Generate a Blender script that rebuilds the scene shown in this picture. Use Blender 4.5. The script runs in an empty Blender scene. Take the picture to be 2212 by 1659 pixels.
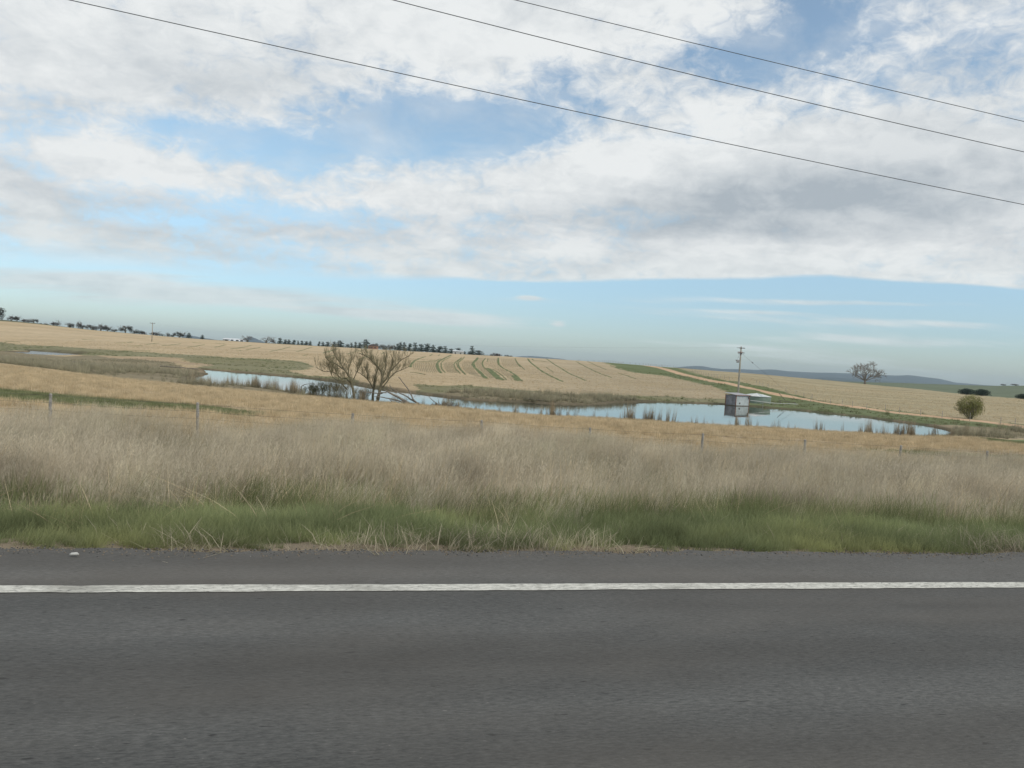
import bpy, math, random
import numpy as np
from mathutils import Vector, Matrix

scene = bpy.context.scene
COL = scene.collection
rng = np.random.default_rng(7)
random.seed(7)

# ---------------------------------------------------------------- camera
cam_data = bpy.data.cameras.new('camera')
cam = bpy.data.objects.new('camera', cam_data)
COL.objects.link(cam)
scene.camera = cam
cam_data.sensor_width = 36.0
cam_data.lens = 36.0*1661/2212
cam_data.clip_start = 0.05
cam_data.clip_end = 40000
_roll, _pitch = math.radians(3.302), math.radians(1.877)
_f = Vector((0, math.cos(_pitch), -math.sin(_pitch)))
_r0 = Vector((1, 0, 0)); _u0 = _r0.cross(_f)
_r = _r0*math.cos(_roll)+_u0*math.sin(_roll)
_u = -_r0*math.sin(_roll)+_u0*math.cos(_roll)
cam.matrix_world = Matrix(((_r.x, _u.x, -_f.x, 0), (_r.y, _u.y, -_f.y, 0), (_r.z, _u.z, -_f.z, 1.5), (0, 0, 0, 1)))

# ---------------------------------------------------------------- node helpers
class NT:
    def __init__(s, tree):
        s.t = tree; s.n = tree.nodes; s.l = tree.links
    def new(s, typ, **kw):
        nd = s.n.new(typ)
        for k, v in kw.items(): setattr(nd, k, v)
        return nd
    def put(s, sock, v):
        if isinstance(v, bpy.types.NodeSocket): s.l.new(v, sock)
        elif v is not None:
            if isinstance(v, (tuple, list)) and len(v) == 3 and sock.type == 'RGBA': v = (*v, 1)
            sock.default_value = v
    def m(s, op, a, b=None, c=None, clamp=False):
        nd = s.new('ShaderNodeMath', operation=op, use_clamp=clamp)
        for i, v in enumerate((a, b, c)):
            if v is not None: s.put(nd.inputs[i], v)
        return nd.outputs[0]
    def vm(s, op, a, b=None):
        nd = s.new('ShaderNodeVectorMath', operation=op)
        s.put(nd.inputs[0], a)
        if b is not None: s.put(nd.inputs[1], b)
        return nd.outputs[0]
    def mix(s, fac, a, b, blend='MIX'):
        nd = s.new('ShaderNodeMix', data_type='RGBA', blend_type=blend)
        s.put(nd.inputs[0], fac); s.put(nd.inputs[6], a); s.put(nd.inputs[7], b)
        return nd.outputs[2]
    def noise(s, vec, scale, detail=4, rough=.5, dist=0):
        nd = s.new('ShaderNodeTexNoise')
        if vec is not None: s.put(nd.inputs['Vector'], vec)
        nd.inputs['Scale'].default_value = scale; nd.inputs['Detail'].default_value = detail
        nd.inputs['Roughness'].default_value = rough; nd.inputs['Distortion'].default_value = dist
        return nd.outputs[0]
    def rng(s, v, a, b, c=0., d=1., smooth=False):
        nd = s.new('ShaderNodeMapRange')
        if smooth: nd.interpolation_type = 'SMOOTHSTEP'
        for k, x in zip(('Value', 'From Min', 'From Max', 'To Min', 'To Max'), (v, a, b, c, d)): s.put(nd.inputs[k], x)
        return nd.outputs[0]
    def mapping(s, vec, loc=(0, 0, 0), rot=(0, 0, 0), scale=(1, 1, 1)):
        nd = s.new('ShaderNodeMapping')
        s.put(nd.inputs[0], vec)
        nd.inputs[1].default_value = loc; nd.inputs[2].default_value = rot; nd.inputs[3].default_value = scale
        return nd.outputs[0]

# ---------------------------------------------------------------- world: clear sky seen through broken stratocumulus
SUN_DIR = Vector((0.78, -0.50, 0.80)).normalized()
sun_el = math.asin(SUN_DIR.z); sun_az = math.atan2(SUN_DIR.x, SUN_DIR.y)
world = bpy.data.worlds.new('World'); scene.world = world
world.use_nodes = True
wt = NT(world.node_tree); wt.n.clear()
sky = wt.new('ShaderNodeTexSky', sky_type='NISHITA', sun_disc=False)
sky.sun_elevation = sun_el; sky.sun_rotation = sun_az
sky.air_density = 1.0; sky.dust_density = .9; sky.ozone_density = 1.2; sky.altitude = 300
tc = wt.new('ShaderNodeTexCoord')
dirv = wt.vm('NORMALIZE', tc.outputs['Generated'])
sp = wt.new('ShaderNodeSeparateXYZ'); wt.put(sp.inputs[0], dirv)
dx, dy, dz = sp.outputs
az = wt.m('MULTIPLY', wt.m('ARCTAN2', dx, dy), 57.2958)
el = wt.m('MULTIPLY', wt.m('ARCSINE', dz), 57.2958)
den = wt.m('ADD', wt.m('MAXIMUM', dz, 0.0), .13)
cx = wt.m('DIVIDE', dx, den); cy = wt.m('DIVIDE', dy, den)
cmb = wt.new('ShaderNodeCombineXYZ'); wt.put(cmb.inputs[0], cx); wt.put(cmb.inputs[1], cy)
cp = wt.mapping(cmb.outputs[0], loc=(3.1, 1.7, 0), rot=(0, 0, math.radians(14)), scale=(.80, 1.1, 1))
def blob(a0, e0, sa, se):
    u = wt.m('DIVIDE', wt.m('SUBTRACT', az, a0), sa); v = wt.m('DIVIDE', wt.m('SUBTRACT', el, e0), se)
    q = wt.m('ADD', wt.m('MULTIPLY', u, u), wt.m('MULTIPLY', v, v))
    return wt.m('POWER', 2.71828, wt.m('MULTIPLY', q, -1.0))
def total(lst):
    r = None
    for (a0, e0, sa, se, w) in lst:
        b = wt.m('MULTIPLY', blob(a0, e0, sa, se), w)
        r = b if r is None else wt.m('ADD', r, b)
    return r
nbig = wt.noise(cp, 1.3, 7, .56, .15)
nfine = wt.noise(wt.mapping(dirv, loc=(2, 1, .3), scale=(1, 1, 2.1)), 9.0, 7, .60, .35)
nhi = wt.noise(wt.mapping(dirv, loc=(5, 3, 0), rot=(0, .35, 0), scale=(1, 1, 1.6)), 34.0, 5, .65, .5)
nn = wt.m('ADD', wt.m('ADD', wt.m('MULTIPLY', nbig, .48), wt.m('MULTIPLY', nfine, .46)), wt.m('MULTIPLY', wt.m('SUBTRACT', nhi, .44), .40))
gaps = total([(-8.7, 15.7, 7.0, 1.9, -.27), (-4.5, 16.6, 4.6, 1.8, -.18), (-22.5, 13.6, 8.0, 1.5, -.22), (-16.5, 13.0, 2.5, 1.1, -.14),
              (1.3, 18.9, 2.4, 2.2, -.12), (20.0, 22.5, 5.5, 2.2, -.17), (13.5, 21.0, 4.0, 2.0, -.12), (-16.2, 9.3, 6.5, .7, -.16),
              (-9.0, 20.1, 3.2, 1.0, -.06), (13.0, 16.2, 3.0, .9, -.08), (-25.3, 10.5, 4.5, 1.3, .10), (6.3, 14.0, 9.0, 1.7, .12),
              (24.0, 12.0, 13.0, 4.0, .22), (-5, 23.5, 12, 2.0, .10), (-30, 17, 7, 5, .12)])
# lower rim of the cloud sheet
rim = wt.m('ADD', wt.m('MULTIPLY', az, .048), 5.75)
rim = wt.m('SUBTRACT', rim, wt.m('MULTIPLY', wt.rng(az, 22, 36), 1.6))
rim = wt.m('ADD', rim, wt.m('MULTIPLY', wt.m('SUBTRACT', nbig, .5), 1.0))
softrim = wt.rng(az, -32, -2, 1.9, .22)
above = wt.rng(wt.m('DIVIDE', wt.m('SUBTRACT', el, rim), softrim), -.35, 1.0, 0, 1, True)
bias = wt.m('ADD', wt.m('ADD', nn, .105), gaps)
dens = wt.m('MULTIPLY', wt.rng(bias, .36, .66, 0, 1, True), above)
# thin veil over the holes and low streaks above the horizon
veil = wt.m('MULTIPLY', wt.rng(nfine, .36, .66, .07, .50), above)
dens = wt.m('MAXIMUM', dens, veil)
strk = wt.noise(wt.mapping(cmb.outputs[0], loc=(9, 2, 0), scale=(.20, .62, 1)), 1.5, 6, .6, .2)
lowb = total([(-7, 2.6, 9, .55, .42), (-24, 3.4, 10, .8, .2), (-28, 2.7, 12, 1.3, .17), (24, 5.1, 9, .30, .30), (30, 3.9, 10, .35, .22), (24, 2.6, 9, .35, .2), (16, 1.9, 12, .3, .16), (17, 4.3, 4, .17, .17), (.9, 4.6, .9, .16, .30), (3.2, 2.75, .6, .22, .26), (24, 1.2, 14, .8, .1), (4, 1.3, 12, .5, .1)])
streak = wt.m('MULTIPLY', wt.rng(wt.m('ADD', strk, lowb), .58, .80, 0, .85, True), wt.rng(el, .2, 1.4, .25, 1))
dens = wt.m('MAXIMUM', dens, streak)
# milky air low down
shade = total([(25, 12.2, 14.0, 3.2, .58), (13, 11.4, 10.0, 2.2, .28), (-16.3, 16.9, 6.9, 1.8, .20), (-27.7, 8.4, 8.6, 1.6, .26), (-12, 8.2, 8, 1.2, .22), (7.6, 10.2, 10.3, 1.5, .20), (-20, 6.6, 14, 1.2, .2), (26, 16.5, 5, 1.4, .22),
               (-25.3, 10.6, 4.1, 1.3, -.26), (7, 14.4, 8, 1.7, -.22), (-2, 22, 13, 2.2, -.12), (24, 18.8, 6, 2.0, -.2), (24, 9.0, 9, .9, -.22), (27, 6.6, 8, .6, -.12)])
relief = wt.m('ADD', wt.m('MULTIPLY', wt.noise(wt.mapping(cp, loc=(.05, .10, 0)), 2.2, 6, .58, .2), .5), wt.m('MULTIPLY', wt.noise(wt.mapping(dirv, loc=(2, 1, .318), scale=(1, 1, 2.1)), 9.0, 7, .60, .35), .5))
shf = wt.m('ADD', wt.rng(wt.m('ADD', relief, wt.m('MULTIPLY', wt.m('SUBTRACT', nhi, .46), .30)), .38, .62, .52, -.05), shade, clamp=True)
cloud = wt.mix(shf, (.84, .865, .87), (.42, .475, .525))
cloud = wt.mix(wt.rng(el, 1, 9, .6, 0), cloud, (.62, .73, .74))
skyc = wt.mix(1.0, sky.outputs[0], wt.mix(wt.rng(el, 2.0, 13, 0, 1, True), (.70, .82, .96), (1.12, 1.16, 1.06)), 'MULTIPLY')
bg1 = wt.new('ShaderNodeBackground'); wt.put(bg1.inputs[0], skyc); bg1.inputs[1].default_value = .15
bg2 = wt.new('ShaderNodeBackground'); wt.put(bg2.inputs[0], cloud); bg2.inputs[1].default_value = 1.0
ms = wt.new('ShaderNodeMixShader'); wt.put(ms.inputs[0], dens)
wt.l.new(bg1.outputs[0], ms.inputs[1]); wt.l.new(bg2.outputs[0], ms.inputs[2])
wo = wt.new('ShaderNodeOutputWorld'); wt.l.new(ms.outputs[0], wo.inputs[0])
world.cycles.sampling_method = 'MANUAL'; world.cycles.sample_map_resolution = 512

sun_data = bpy.data.lights.new('sun', 'SUN')
sun_data.energy = 1.5; sun_data.angle = math.radians(11); sun_data.color = (1.0, .94, .85)
sun = bpy.data.objects.new('sun', sun_data); COL.objects.link(sun)
sun.rotation_euler = SUN_DIR.to_track_quat('Z', 'Y').to_euler()

vs = scene.view_settings
vs.view_transform = 'Standard'; vs.look = 'None'; vs.exposure = 0.0; vs.gamma = 1.0; vs.use_curve_mapping = False
scene.cycles.max_bounces = 6; scene.cycles.transparent_max_bounces = 8
scene.cycles.volume_bounces = 0

DATA = {'profiles':[(-0.9692,[(20.0,-1.65),(30.0,-1.85),(60.0,-2.5),(115.0,-3.5),(150.0,-4.1),(190.0,-4.35),(245.0,-4.3),(265.0,-4.563),(290.0,-3.039)
,(350.0,0.236),(450.0,8.002),(700.0,10.772),(1000.0,13.541),(1500.0,0.0),(3000.0,-10.0)]),(-0.6676,[(20.0,-1.65),(30.0,-1.85),(60.0,-2.5),(115.0,
-3.554),(150.0,-4.1),(190.0,-4.35),(245.0,-4.3),(265.0,-4.563),(290.0,-3.214),(350.0,0.236),(450.0,7.189),(700.0,9.507),(1000.0,11.735),(1500.0,0.0),
(3000.0,-10.0)]),(-0.5349,[(20.0,-1.6),(30.0,-1.8),(60.0,-2.6),(97.0,-3.756),(125.0,-4.2),(170.0,-4.35),(210.0,-3.936),(245.0,-2.483),(330.0,-0.288),
(400.0,2.463),(470.0,4.216),(700.0,4.661),(1000.0,5.112),(1500.0,0.0),(3000.0,-10.0)]),(-0.4022,[(20.0,-1.6),(30.0,-1.8),(60.0,-2.7),(100.0,-4.35),
(165.0,-4.3),(180.0,-4.135),(225.0,-2.835),(300.0,-1.029),(400.0,1.259),(500.0,2.704),(750.0,2.313),(1000.0,2.102),(1500.0,0.0),(3000.0,-10.0)]),
(-0.2695,[(20.0,-1.55),(30.0,-1.75),(60.0,-2.9),(92.0,-4.35),(150.0,-4.3),(165.0,-4.063),(200.0,-3.076),(280.0,-1.366),(380.0,0.585),(520.0,2.69),
(800.0,1.982),(1500.0,0.0),(3000.0,-10.0)]),(-0.1248,[(20.0,-1.6),(30.0,-1.8),(60.0,-3.0),(83.0,-4.35),(115.0,-4.3),(130.0,-3.822),(160.0,-3.316),
(220.0,-2.209),(300.0,-0.487),(400.0,1.5),(500.0,2.614),(800.0,2.222),(1500.0,0.0),(3000.0,-10.0)]),(-0.0005,[(20.0,-1.7),(30.0,-1.9),(60.0,-3.1),
(81.0,-4.38),(107.0,-4.35),(118.0,-3.97),(135.0,-3.702),(180.0,-3.16),(240.0,-1.968),(320.0,-0.041),(420.0,2.638),(700.0,2.343),(1500.0,0.0),(3000.0,
-10.0)]),(0.1165,[(20.0,-1.8),(30.0,-2.0),(60.0,-3.1),(81.0,-4.38),(112.0,-4.38),(130.0,-3.979),(150.0,-3.918),(200.0,-3.316),(260.0,-2.257),(340.0,
-0.138),(430.0,2.536),(700.0,2.343),(1500.0,0.0),(3000.0,-10.0)]),(0.213,[(20.0,-1.8),(30.0,-2.0),(60.0,-3.1),(81.0,-4.38),(137.0,-4.38),(155.0,
-4.099),(185.0,-3.623),(240.0,-2.835),(320.0,-1.197),(400.0,0.657),(480.0,1.789),(700.0,1.289),(1500.0,0.0),(3000.0,-10.0)]),(0.2975,[(20.0,-1.9),
(30.0,-2.1),(60.0,-3.1),(81.0,-4.38),(141.0,-4.35),(160.0,-4.28),(180.0,-3.485),(200.0,-2.474),(230.0,-1.685),(300.0,-0.487),(420.0,1.07),(700.0,
0.025),(1500.0,-2.0),(3000.0,-10.0)]),(0.4091,[(20.0,-2.0),(30.0,-2.2),(60.0,-3.2),(81.0,-4.38),(133.0,-4.35),(150.0,-4.099),(165.0,-4.063),(200.0,
-3.678),(280.0,-2.546),(360.0,-1.209),(450.0,-0.396),(800.0,-2.835),(1500.0,-6.0),(3000.0,-10.0)]),(0.5146,[(20.0,-2.1),(30.0,-2.3),(60.0,-3.2),(81.0,
-4.38),(112.0,-4.35),(130.0,-4.135),(140.0,-4.231),(200.0,-3.918),(290.0,-2.69),(400.0,-1.871),(560.0,-3.557),(1100.0,-0.487),(1500.0,-6.0),(3000.0,
-10.0)]),(0.6172,[(20.0,-2.2),(30.0,-2.4),(60.0,-3.3),(90.0,-4.3),(115.0,-4.25),(137.0,-4.356),(190.0,-3.991),(260.0,-3.352),(330.0,-2.772),(500.0,
-5.725),(1100.0,2.493),(1500.0,-3.0),(3000.0,-10.0)]),(0.6666,[(20.0,-2.2),(30.0,-2.4),(60.0,-3.3),(80.0,-4.15),(92.0,-4.2),(108.0,-3.962),(150.0,
-4.099),(230.0,-3.485),(310.0,-2.793),(450.0,-5.544),(1100.0,5.474),(1500.0,3.0),(3000.0,-10.0)]),(0.961,[(20.0,-2.2),(30.0,-2.4),(60.0,-3.4),(80.0,
-4.1),(108.0,-4.0),(150.0,-4.46),(230.0,-4.039),(310.0,-3.539),(450.0,-5.544),(1100.0,5.474),(1500.0,3.0),(3000.0,-10.0)])],'ponds':[[(-66.6,164.08),
(-56.5,157.74),(-44.16,151.39),(-37.12,146.01),(-28.91,137.27),(-22.85,125.53),(-17.81,119.76),(-14.33,114.59),(-9.65,110.25),(-5.85,105.64),(1.38,
107.95),(8.16,107.95),(11.42,110.53),(16.46,120.82),(21.53,128.62),(26.99,134.22),(38.47,138.57),(44.04,136.35),(47.97,133.54),(50.7,129.95),(56.29,
120.83),(57.08,113.37),(58.51,108.0),(56.44,98.4),(53.57,92.47),(49.06,86.62),(43.44,83.93),(38.5,82.34),(32.73,81.73),(26.65,82.49),(21.98,81.98),
(13.69,83.1),(7.38,82.6),(2.36,81.41),(-4.66,85.27),(-7.44,86.38),(-11.39,88.66),(-15.22,88.54),(-19.27,90.16),(-24.85,94.78),(-29.02,99.81),(-32.94,
103.21),(-35.7,105.63),(-39.76,104.42),(-44.11,108.42),(-46.81,112.03),(-50.98,121.27),(-53.24,131.89),(-55.81,140.51)],[(-146.48,232.86),(-140.06,
231.9),(-131.03,227.61),(-122.03,219.81),(-117.11,206.0),(-115.25,195.45),(-117.59,194.76),(-119.11,192.76),(-121.08,193.74),(-128.72,201.83),
(-132.27,202.46),(-133.21,200.44),(-135.34,201.5),(-137.62,204.89),(-136.52,205.84),(-135.72,212.32),(-135.29,214.73)]],
'zones':{'near_green_left':[[(-35.18,50.0),(-32.35,48.6),(-28.21,46.8),(-24.66,45.7),(-21.21,44.5),(-17.1,44.2),(-17.18,44.2),(-14.93,42.0),(-13.12,
41.3),(-12.36,42.7),(-12.71,37.8),(-14.14,37.8),(-15.58,38.7),(-16.35,38.8),(-17.09,37.9),(-18.86,36.7),(-22.23,37.7),(-25.41,38.2),(-27.49,39.1)]],
'near_green_right':[[(20.28,45.7),(24.27,47.9),(27.62,49.6),(31.24,50.4),(36.22,52.1),(33.46,48.1),(26.5,42.7),(21.53,39.5),(21.85,43.1),(20.22,44.3)]
,[(48.85,81.5),(51.88,82.25),(59.99,86.5),(52.23,75.25),(47.26,72.0),(45.14,72.25)]],'marsh':[[(-140.03,199.0),(-137.84,212.25),(-135.02,214.5),
(-107.84,181.25),(-111.34,200.5),(-110.13,208.25),(-93.29,191.75),(-81.51,184.0),(-63.93,151.0),(-64.94,160.0),(-53.09,131.5),(-49.82,118.5),(-45.54,
109.0),(-43.44,106.75),(-38.28,100.5),(-44.29,131.0),(-40.87,128.0),(-35.91,123.5),(-31.86,119.0),(-22.37,84.0),(-26.11,89.5),(-30.1,91.75),(-34.25,
94.0),(-38.47,96.0),(-46.61,99.75),(-51.9,97.25),(-66.1,109.0),(-76.2,114.25),(-85.09,121.0)],[(58.51,106.75),(58.62,102.25),(62.45,105.5),(66.74,
106.0),(67.41,100.75),(68.41,98.75),(60.5,87.25),(54.2,84.25),(51.17,84.5),(48.9,84.25),(50.83,88.75)],[(-11.96,112.0),(-7.63,120.75),(-3.1,121.25),
(3.7,124.5),(8.8,128.25),(11.1,126.75),(15.11,134.25),(17.32,131.75),(22.18,131.0),(20.81,127.5),(11.39,110.25),(8.2,108.25),(1.38,107.75),(-5.82,
105.75),(-9.51,108.5),(-11.72,110.0)]],'bank_green':[[(-203.39,288.25),(-192.52,288.25),(-160.18,264.75),(-132.03,238.0),(-117.29,232.5),(-100.14,
226.75),(-87.62,224.75),(-96.29,226.75),(-91.55,228.25),(-84.28,223.25),(-76.22,224.25),(-68.3,226.0),(-57.06,212.0),(-50.02,192.75),(-47.42,173.5),
(-49.73,170.25),(-37.19,146.25),(-44.27,151.75),(-57.14,159.5),(-66.68,164.25),(-73.62,180.25),(-90.08,207.0),(-103.86,206.0),(-113.26,202.0),
(-139.36,221.25),(-135.57,192.25)],[(-40.58,151.75),(-36.53,152.75),(-31.21,148.0),(-24.97,130.25),(-18.08,121.25),(-21.17,122.75),(-28.95,137.5),
(-36.57,145.0),(-39.49,147.75)],[(-16.68,132.5),(-11.48,130.25),(-8.04,136.5),(-10.17,133.5),(-7.84,136.75),(-3.48,134.25),(3.53,130.75),(8.23,132.25)
,(1.5,123.75),(-4.68,122.75),(-9.23,121.75),(-9.61,110.0),(-14.43,115.25),(-14.81,122.5)],[(8.8,128.25),(15.24,135.5),(21.62,144.0),(30.38,150.5),
(24.69,147.75),(30.31,151.5),(36.43,149.25),(44.53,158.25),(38.99,138.25),(30.1,135.25),(21.54,128.5),(20.8,127.5),(13.01,115.0),(10.09,114.75)]],
'track':[[(77.52,471.0),(90.19,498.0),(80.25,384.25),(73.15,310.5),(65.85,249.0),(62.58,211.75),(64.48,194.75),(68.14,187.0),(68.08,166.0),(69.71,
163.25),(70.55,151.75),(70.66,140.5),(73.81,135.25),(76.17,127.75),(77.67,126.0),(77.33,120.5),(75.38,112.75),(75.26,106.75),(70.18,99.5),(70.56,
105.5),(73.34,114.25),(73.53,119.25),(72.02,120.75),(69.47,127.25),(66.78,132.75),(66.51,143.0),(65.25,152.75),(65.84,160.5),(64.62,177.25),(61.87,
186.75),(59.5,203.5),(60.21,227.5),(66.55,282.25),(71.4,341.5),(77.69,416.0),(77.23,451.0)]],'track_verge':[[(50.5,430.0),(60.63,449.0),(77.67,485.0),
(96.12,482.0),(86.75,485.0),(94.56,498.0),(101.94,481.0),(85.83,371.75),(77.15,304.75),(68.71,249.5),(69.66,225.75),(71.21,211.75),(71.02,195.0),
(69.3,169.0),(70.03,164.0),(71.13,153.0),(74.9,137.25),(76.76,128.75),(79.08,123.25),(78.2,117.0),(79.81,113.25),(69.66,98.75),(66.08,98.75),(66.74,
106.0),(62.45,105.5),(60.65,107.0),(58.51,108.0),(57.19,113.5),(56.25,120.75),(53.61,125.25),(50.72,130.0),(49.62,131.75),(45.93,135.0),(39.82,138.0),
(39.12,138.75),(50.69,180.5),(53.01,208.75),(58.2,251.25),(58.86,296.75),(51.07,309.0),(48.87,303.75),(47.43,334.5),(49.38,386.75)]],
'sand':[[(-113.74,207.5),(-105.93,205.0),(-99.9,208.5),(-91.16,206.5),(-82.05,189.75),(-72.14,185.25),(-67.64,173.75),(-76.39,178.25),(-85.2,187.75),
(-99.2,192.0),(-108.91,201.0)]],'pale_field':[[(105.53,498.0),(116.91,507.0),(120.84,440.0),(142.4,432.0),(186.89,458.0),(195.03,446.0),(211.3,412.0),
(319.83,548.0),(331.03,534.0),(315.6,474.0),(214.39,264.75),(80.69,114.5),(78.2,117.0),(79.08,123.25),(76.76,128.75),(74.9,137.25),(71.13,153.0),
(70.03,164.0),(69.3,169.0),(71.02,195.0),(71.21,211.75),(69.66,225.75),(68.71,249.5),(77.15,304.75),(85.83,371.75),(101.94,481.0)]]},
'strips':[([(-38.69,340.25),(-36.58,299.75),(-34.66,271.75),(-32.35,246.75),(-29.95,225.5),(-27.52,207.0)],1.3),([(-31.94,394.5),(-29.1,323.0),
(-27.07,280.5),(-24.99,253.25),(-21.57,220.25),(-18.68,195.0),(-16.97,183.75)],1.6),([(-28.84,356.75),(-26.8,297.75),(-24.46,261.5),(-20.68,221.75),
(-17.79,197.25),(-16.17,185.5)],0.6),([(-23.61,351.5),(-21.24,283.75),(-19.66,255.25),(-16.23,218.25),(-12.62,186.0)],0.7),([(-23.39,368.5),(-21.79,
331.75),(-19.93,280.5),(-18.42,258.0),(-14.6,215.5),(-11.14,183.25)],0.8),([(-22.76,339.0),(-21.26,295.0),(-19.46,263.75),(-16.04,227.0),(-11.71,
186.75)],0.5),([(-17.04,368.5),(-15.75,328.5),(-15.1,293.0),(-13.67,263.0),(-11.24,231.5),(-8.46,201.5),(-5.63,168.5)],1.8),([(-11.99,363.0),(-10.29,
302.75),(-10.48,302.5)],0.5),([(-13.16,363.75),(-12.45,318.25),(-11.55,285.5),(-9.71,251.0),(-6.62,214.75),(-3.2,168.75)],1.0),([(-7.98,242.25),
(-5.85,216.25),(-3.89,190.0),(-1.98,165.0)],2.6),([(-7.42,379.5),(-6.46,322.25),(-5.26,279.75),(-3.05,248.5),(-0.43,219.0),(0.9,196.75),(2.31,167.5)],
1.3),([(-7.43,373.25),(-5.09,275.0)],1.3),([(-0.05,197.5),(0.65,185.0),(1.29,167.25)],2.0),([(-6.3,236.5),(-3.77,207.25),(-2.19,188.0),(-1.18,168.25)]
,0.5),([(0.78,388.0),(1.57,326.0),(2.58,270.75)],0.9),([(1.57,326.0),(2.85,282.5),(3.83,248.75)],0.6),([(7.29,398.75),(7.56,338.5),(8.65,286.25),(9.4,
247.0),(10.92,209.0),(12.19,183.5)],1.4),([(12.53,293.25),(12.83,267.5),(13.17,247.75)],0.5),([(17.98,421.0),(17.88,349.25),(18.29,291.0),(18.48,
243.75),(19.68,201.5)],1.1),([(33.16,409.0),(31.87,343.75),(30.89,285.5),(31.15,239.75)],1.0),([(40.75,424.0),(39.15,363.5),(38.31,314.5)],0.7),
([(47.27,377.5),(47.83,360.0),(46.24,329.0)],1.6),([(39.22,288.75),(39.92,268.75),(39.65,245.75)],0.7),([(9.54,398.25),(9.61,370.25),(17.27,364.75)],
1.2),([(-77.73,313.75),(-86.02,360.0),(-100.41,438.0)],0.8),([(-63.3,259.25),(-65.74,275.5),(-67.15,290.5)],0.8),([(-68.13,313.75),(-72.86,350.5),
(-83.42,419.0)],0.8),([(-73.78,369.0),(-82.83,421.0)],0.8),([(-67.83,357.0),(-73.79,397.0)],0.8),([(-58.42,339.5),(-65.28,387.5),(-67.54,410.0)],0.8),
([(-37.81,346.75),(-42.1,399.25)],0.8),([(-35.72,365.25),(-37.71,392.75)],0.8),([(-50.06,248.75),(-54.04,278.0),(-57.51,307.5)],0.8),([(-33.5,264.75),
(-31.64,259.75),(-29.67,273.0),(-28.13,278.0),(-30.16,319.75)],0.8),([(-23.82,178.75),(-22.21,178.0),(-19.22,169.5)],0.8),([(-122.74,288.75),(-127.38,
308.5),(-138.4,344.5)],0.8),([(-119.83,307.75),(-127.54,334.75),(-133.73,358.0)],0.8),([(-109.75,297.75),(-116.27,328.75),(-130.04,381.75)],0.8),
([(-102.9,295.0),(-108.6,319.0),(-115.57,352.0)],0.8),([(-94.07,296.5),(-100.4,329.5),(-117.68,406.0)],0.8),([(-88.36,312.25),(-96.62,354.25),
(-117.23,448.0)],0.8),([(-77.23,311.25),(-82.94,347.25),(-99.31,436.0)],0.8),([(-72.95,266.0),(-74.84,280.5)],0.8),([(-63.1,258.5),(-67.21,288.5)],
0.8),([(-100.99,280.5),(-102.24,289.25)],0.8),([(-147.24,379.75),(-142.97,380.75)],0.8),([(-151.46,362.5),(-148.69,365.75)],0.8),([(-66.1,218.75),
(-62.14,215.75),(-52.66,199.25)],0.8),([(-76.36,217.5),(-72.27,218.75),(-63.92,205.25)],0.8),([(-193.71,292.75),(-186.22,290.25)],0.7),([(-148.99,
287.25),(-150.09,297.25),(-156.75,317.5)],0.7),([(-139.73,291.25),(-149.03,323.25)],0.7),([(-131.32,286.5),(-136.62,307.25),(-144.68,334.75)],0.7),
([(-177.85,316.75),(-171.86,315.25)],0.7),([(-118.62,232.25),(-112.19,237.75)],0.7),([(-133.85,266.5),(-133.93,277.75)],0.7)],'rows':[[(-32.49,256.0),
(-31.2,241.5),(-28.68,221.5),(-26.52,206.5),(-25.0,197.0)],[(-32.1,258.75),(-30.85,243.5),(-28.38,223.5),(-25.88,205.75),(-24.27,195.25)],[(-31.75,
262.0),(-30.39,244.75),(-27.98,224.75),(-25.26,205.0),(-23.45,192.75)],[(-31.56,266.75),(-30.06,247.0),(-27.64,226.5),(-24.57,203.75),(-22.35,187.75)]
,[(-31.34,271.5),(-29.68,249.0),(-27.28,228.25),(-23.9,202.5),(-21.65,186.0)],[(-31.09,276.25),(-29.32,251.25),(-26.86,229.5),(-23.28,201.75),(-20.85,
183.25)],[(-30.88,281.5),(-29.01,254.0),(-26.51,231.5),(-22.65,200.75),(-20.21,181.75)],[(-30.53,281.75),(-28.66,254.75),(-26.17,232.25),(-22.31,
201.25),(-19.84,182.0)],[(-30.08,281.75),(-28.18,255.25),(-25.76,233.25),(-21.87,201.75),(-19.43,182.75)],[(-29.65,282.0),(-27.7,255.75),(-25.5,
235.75),(-21.44,202.25),(-19.02,183.5)],[(-29.22,282.25),(-27.32,257.25),(-24.97,235.75),(-21.02,203.0),(-18.66,184.75)],[(-28.78,282.5),(-26.83,
257.75),(-24.48,236.25),(-20.56,203.25),(-18.27,185.75)],[(-28.33,282.5),(-26.34,258.25),(-24.0,236.75),(-20.21,204.75),(-17.82,186.25)],[(-23.71,
272.5),(-23.77,264.75),(-21.58,242.0),(-18.17,210.0),(-15.62,187.25)],[(-23.33,273.5),(-23.18,263.25),(-21.05,241.0),(-17.74,210.0),(-15.24,187.25)],
[(-22.92,274.25),(-22.71,263.0),(-20.58,240.5),(-17.29,209.75),(-14.84,187.0)],[(-22.59,276.0),(-22.21,262.5),(-20.12,240.25),(-16.84,209.5),(-14.46,
187.0)],[(-22.24,277.5),(-21.73,262.25),(-19.68,240.25),(-16.41,209.5),(-14.07,187.0)],[(-21.78,277.75),(-21.24,261.75),(-19.25,240.25),(-15.96,
209.25),(-13.69,187.0)],[(-21.38,278.75),(-20.79,261.75),(-18.82,240.25),(-15.48,208.5),(-13.29,186.75)],[(-18.55,298.0),(-17.17,261.0),(-14.75,229.5)
,(-11.95,200.5),(-10.1,185.75)],[(-18.09,298.5),(-16.65,261.5),(-14.29,230.5),(-11.48,200.25),(-9.45,183.25)],[(-17.65,299.25),(-16.15,262.5),(-13.79,
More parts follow.
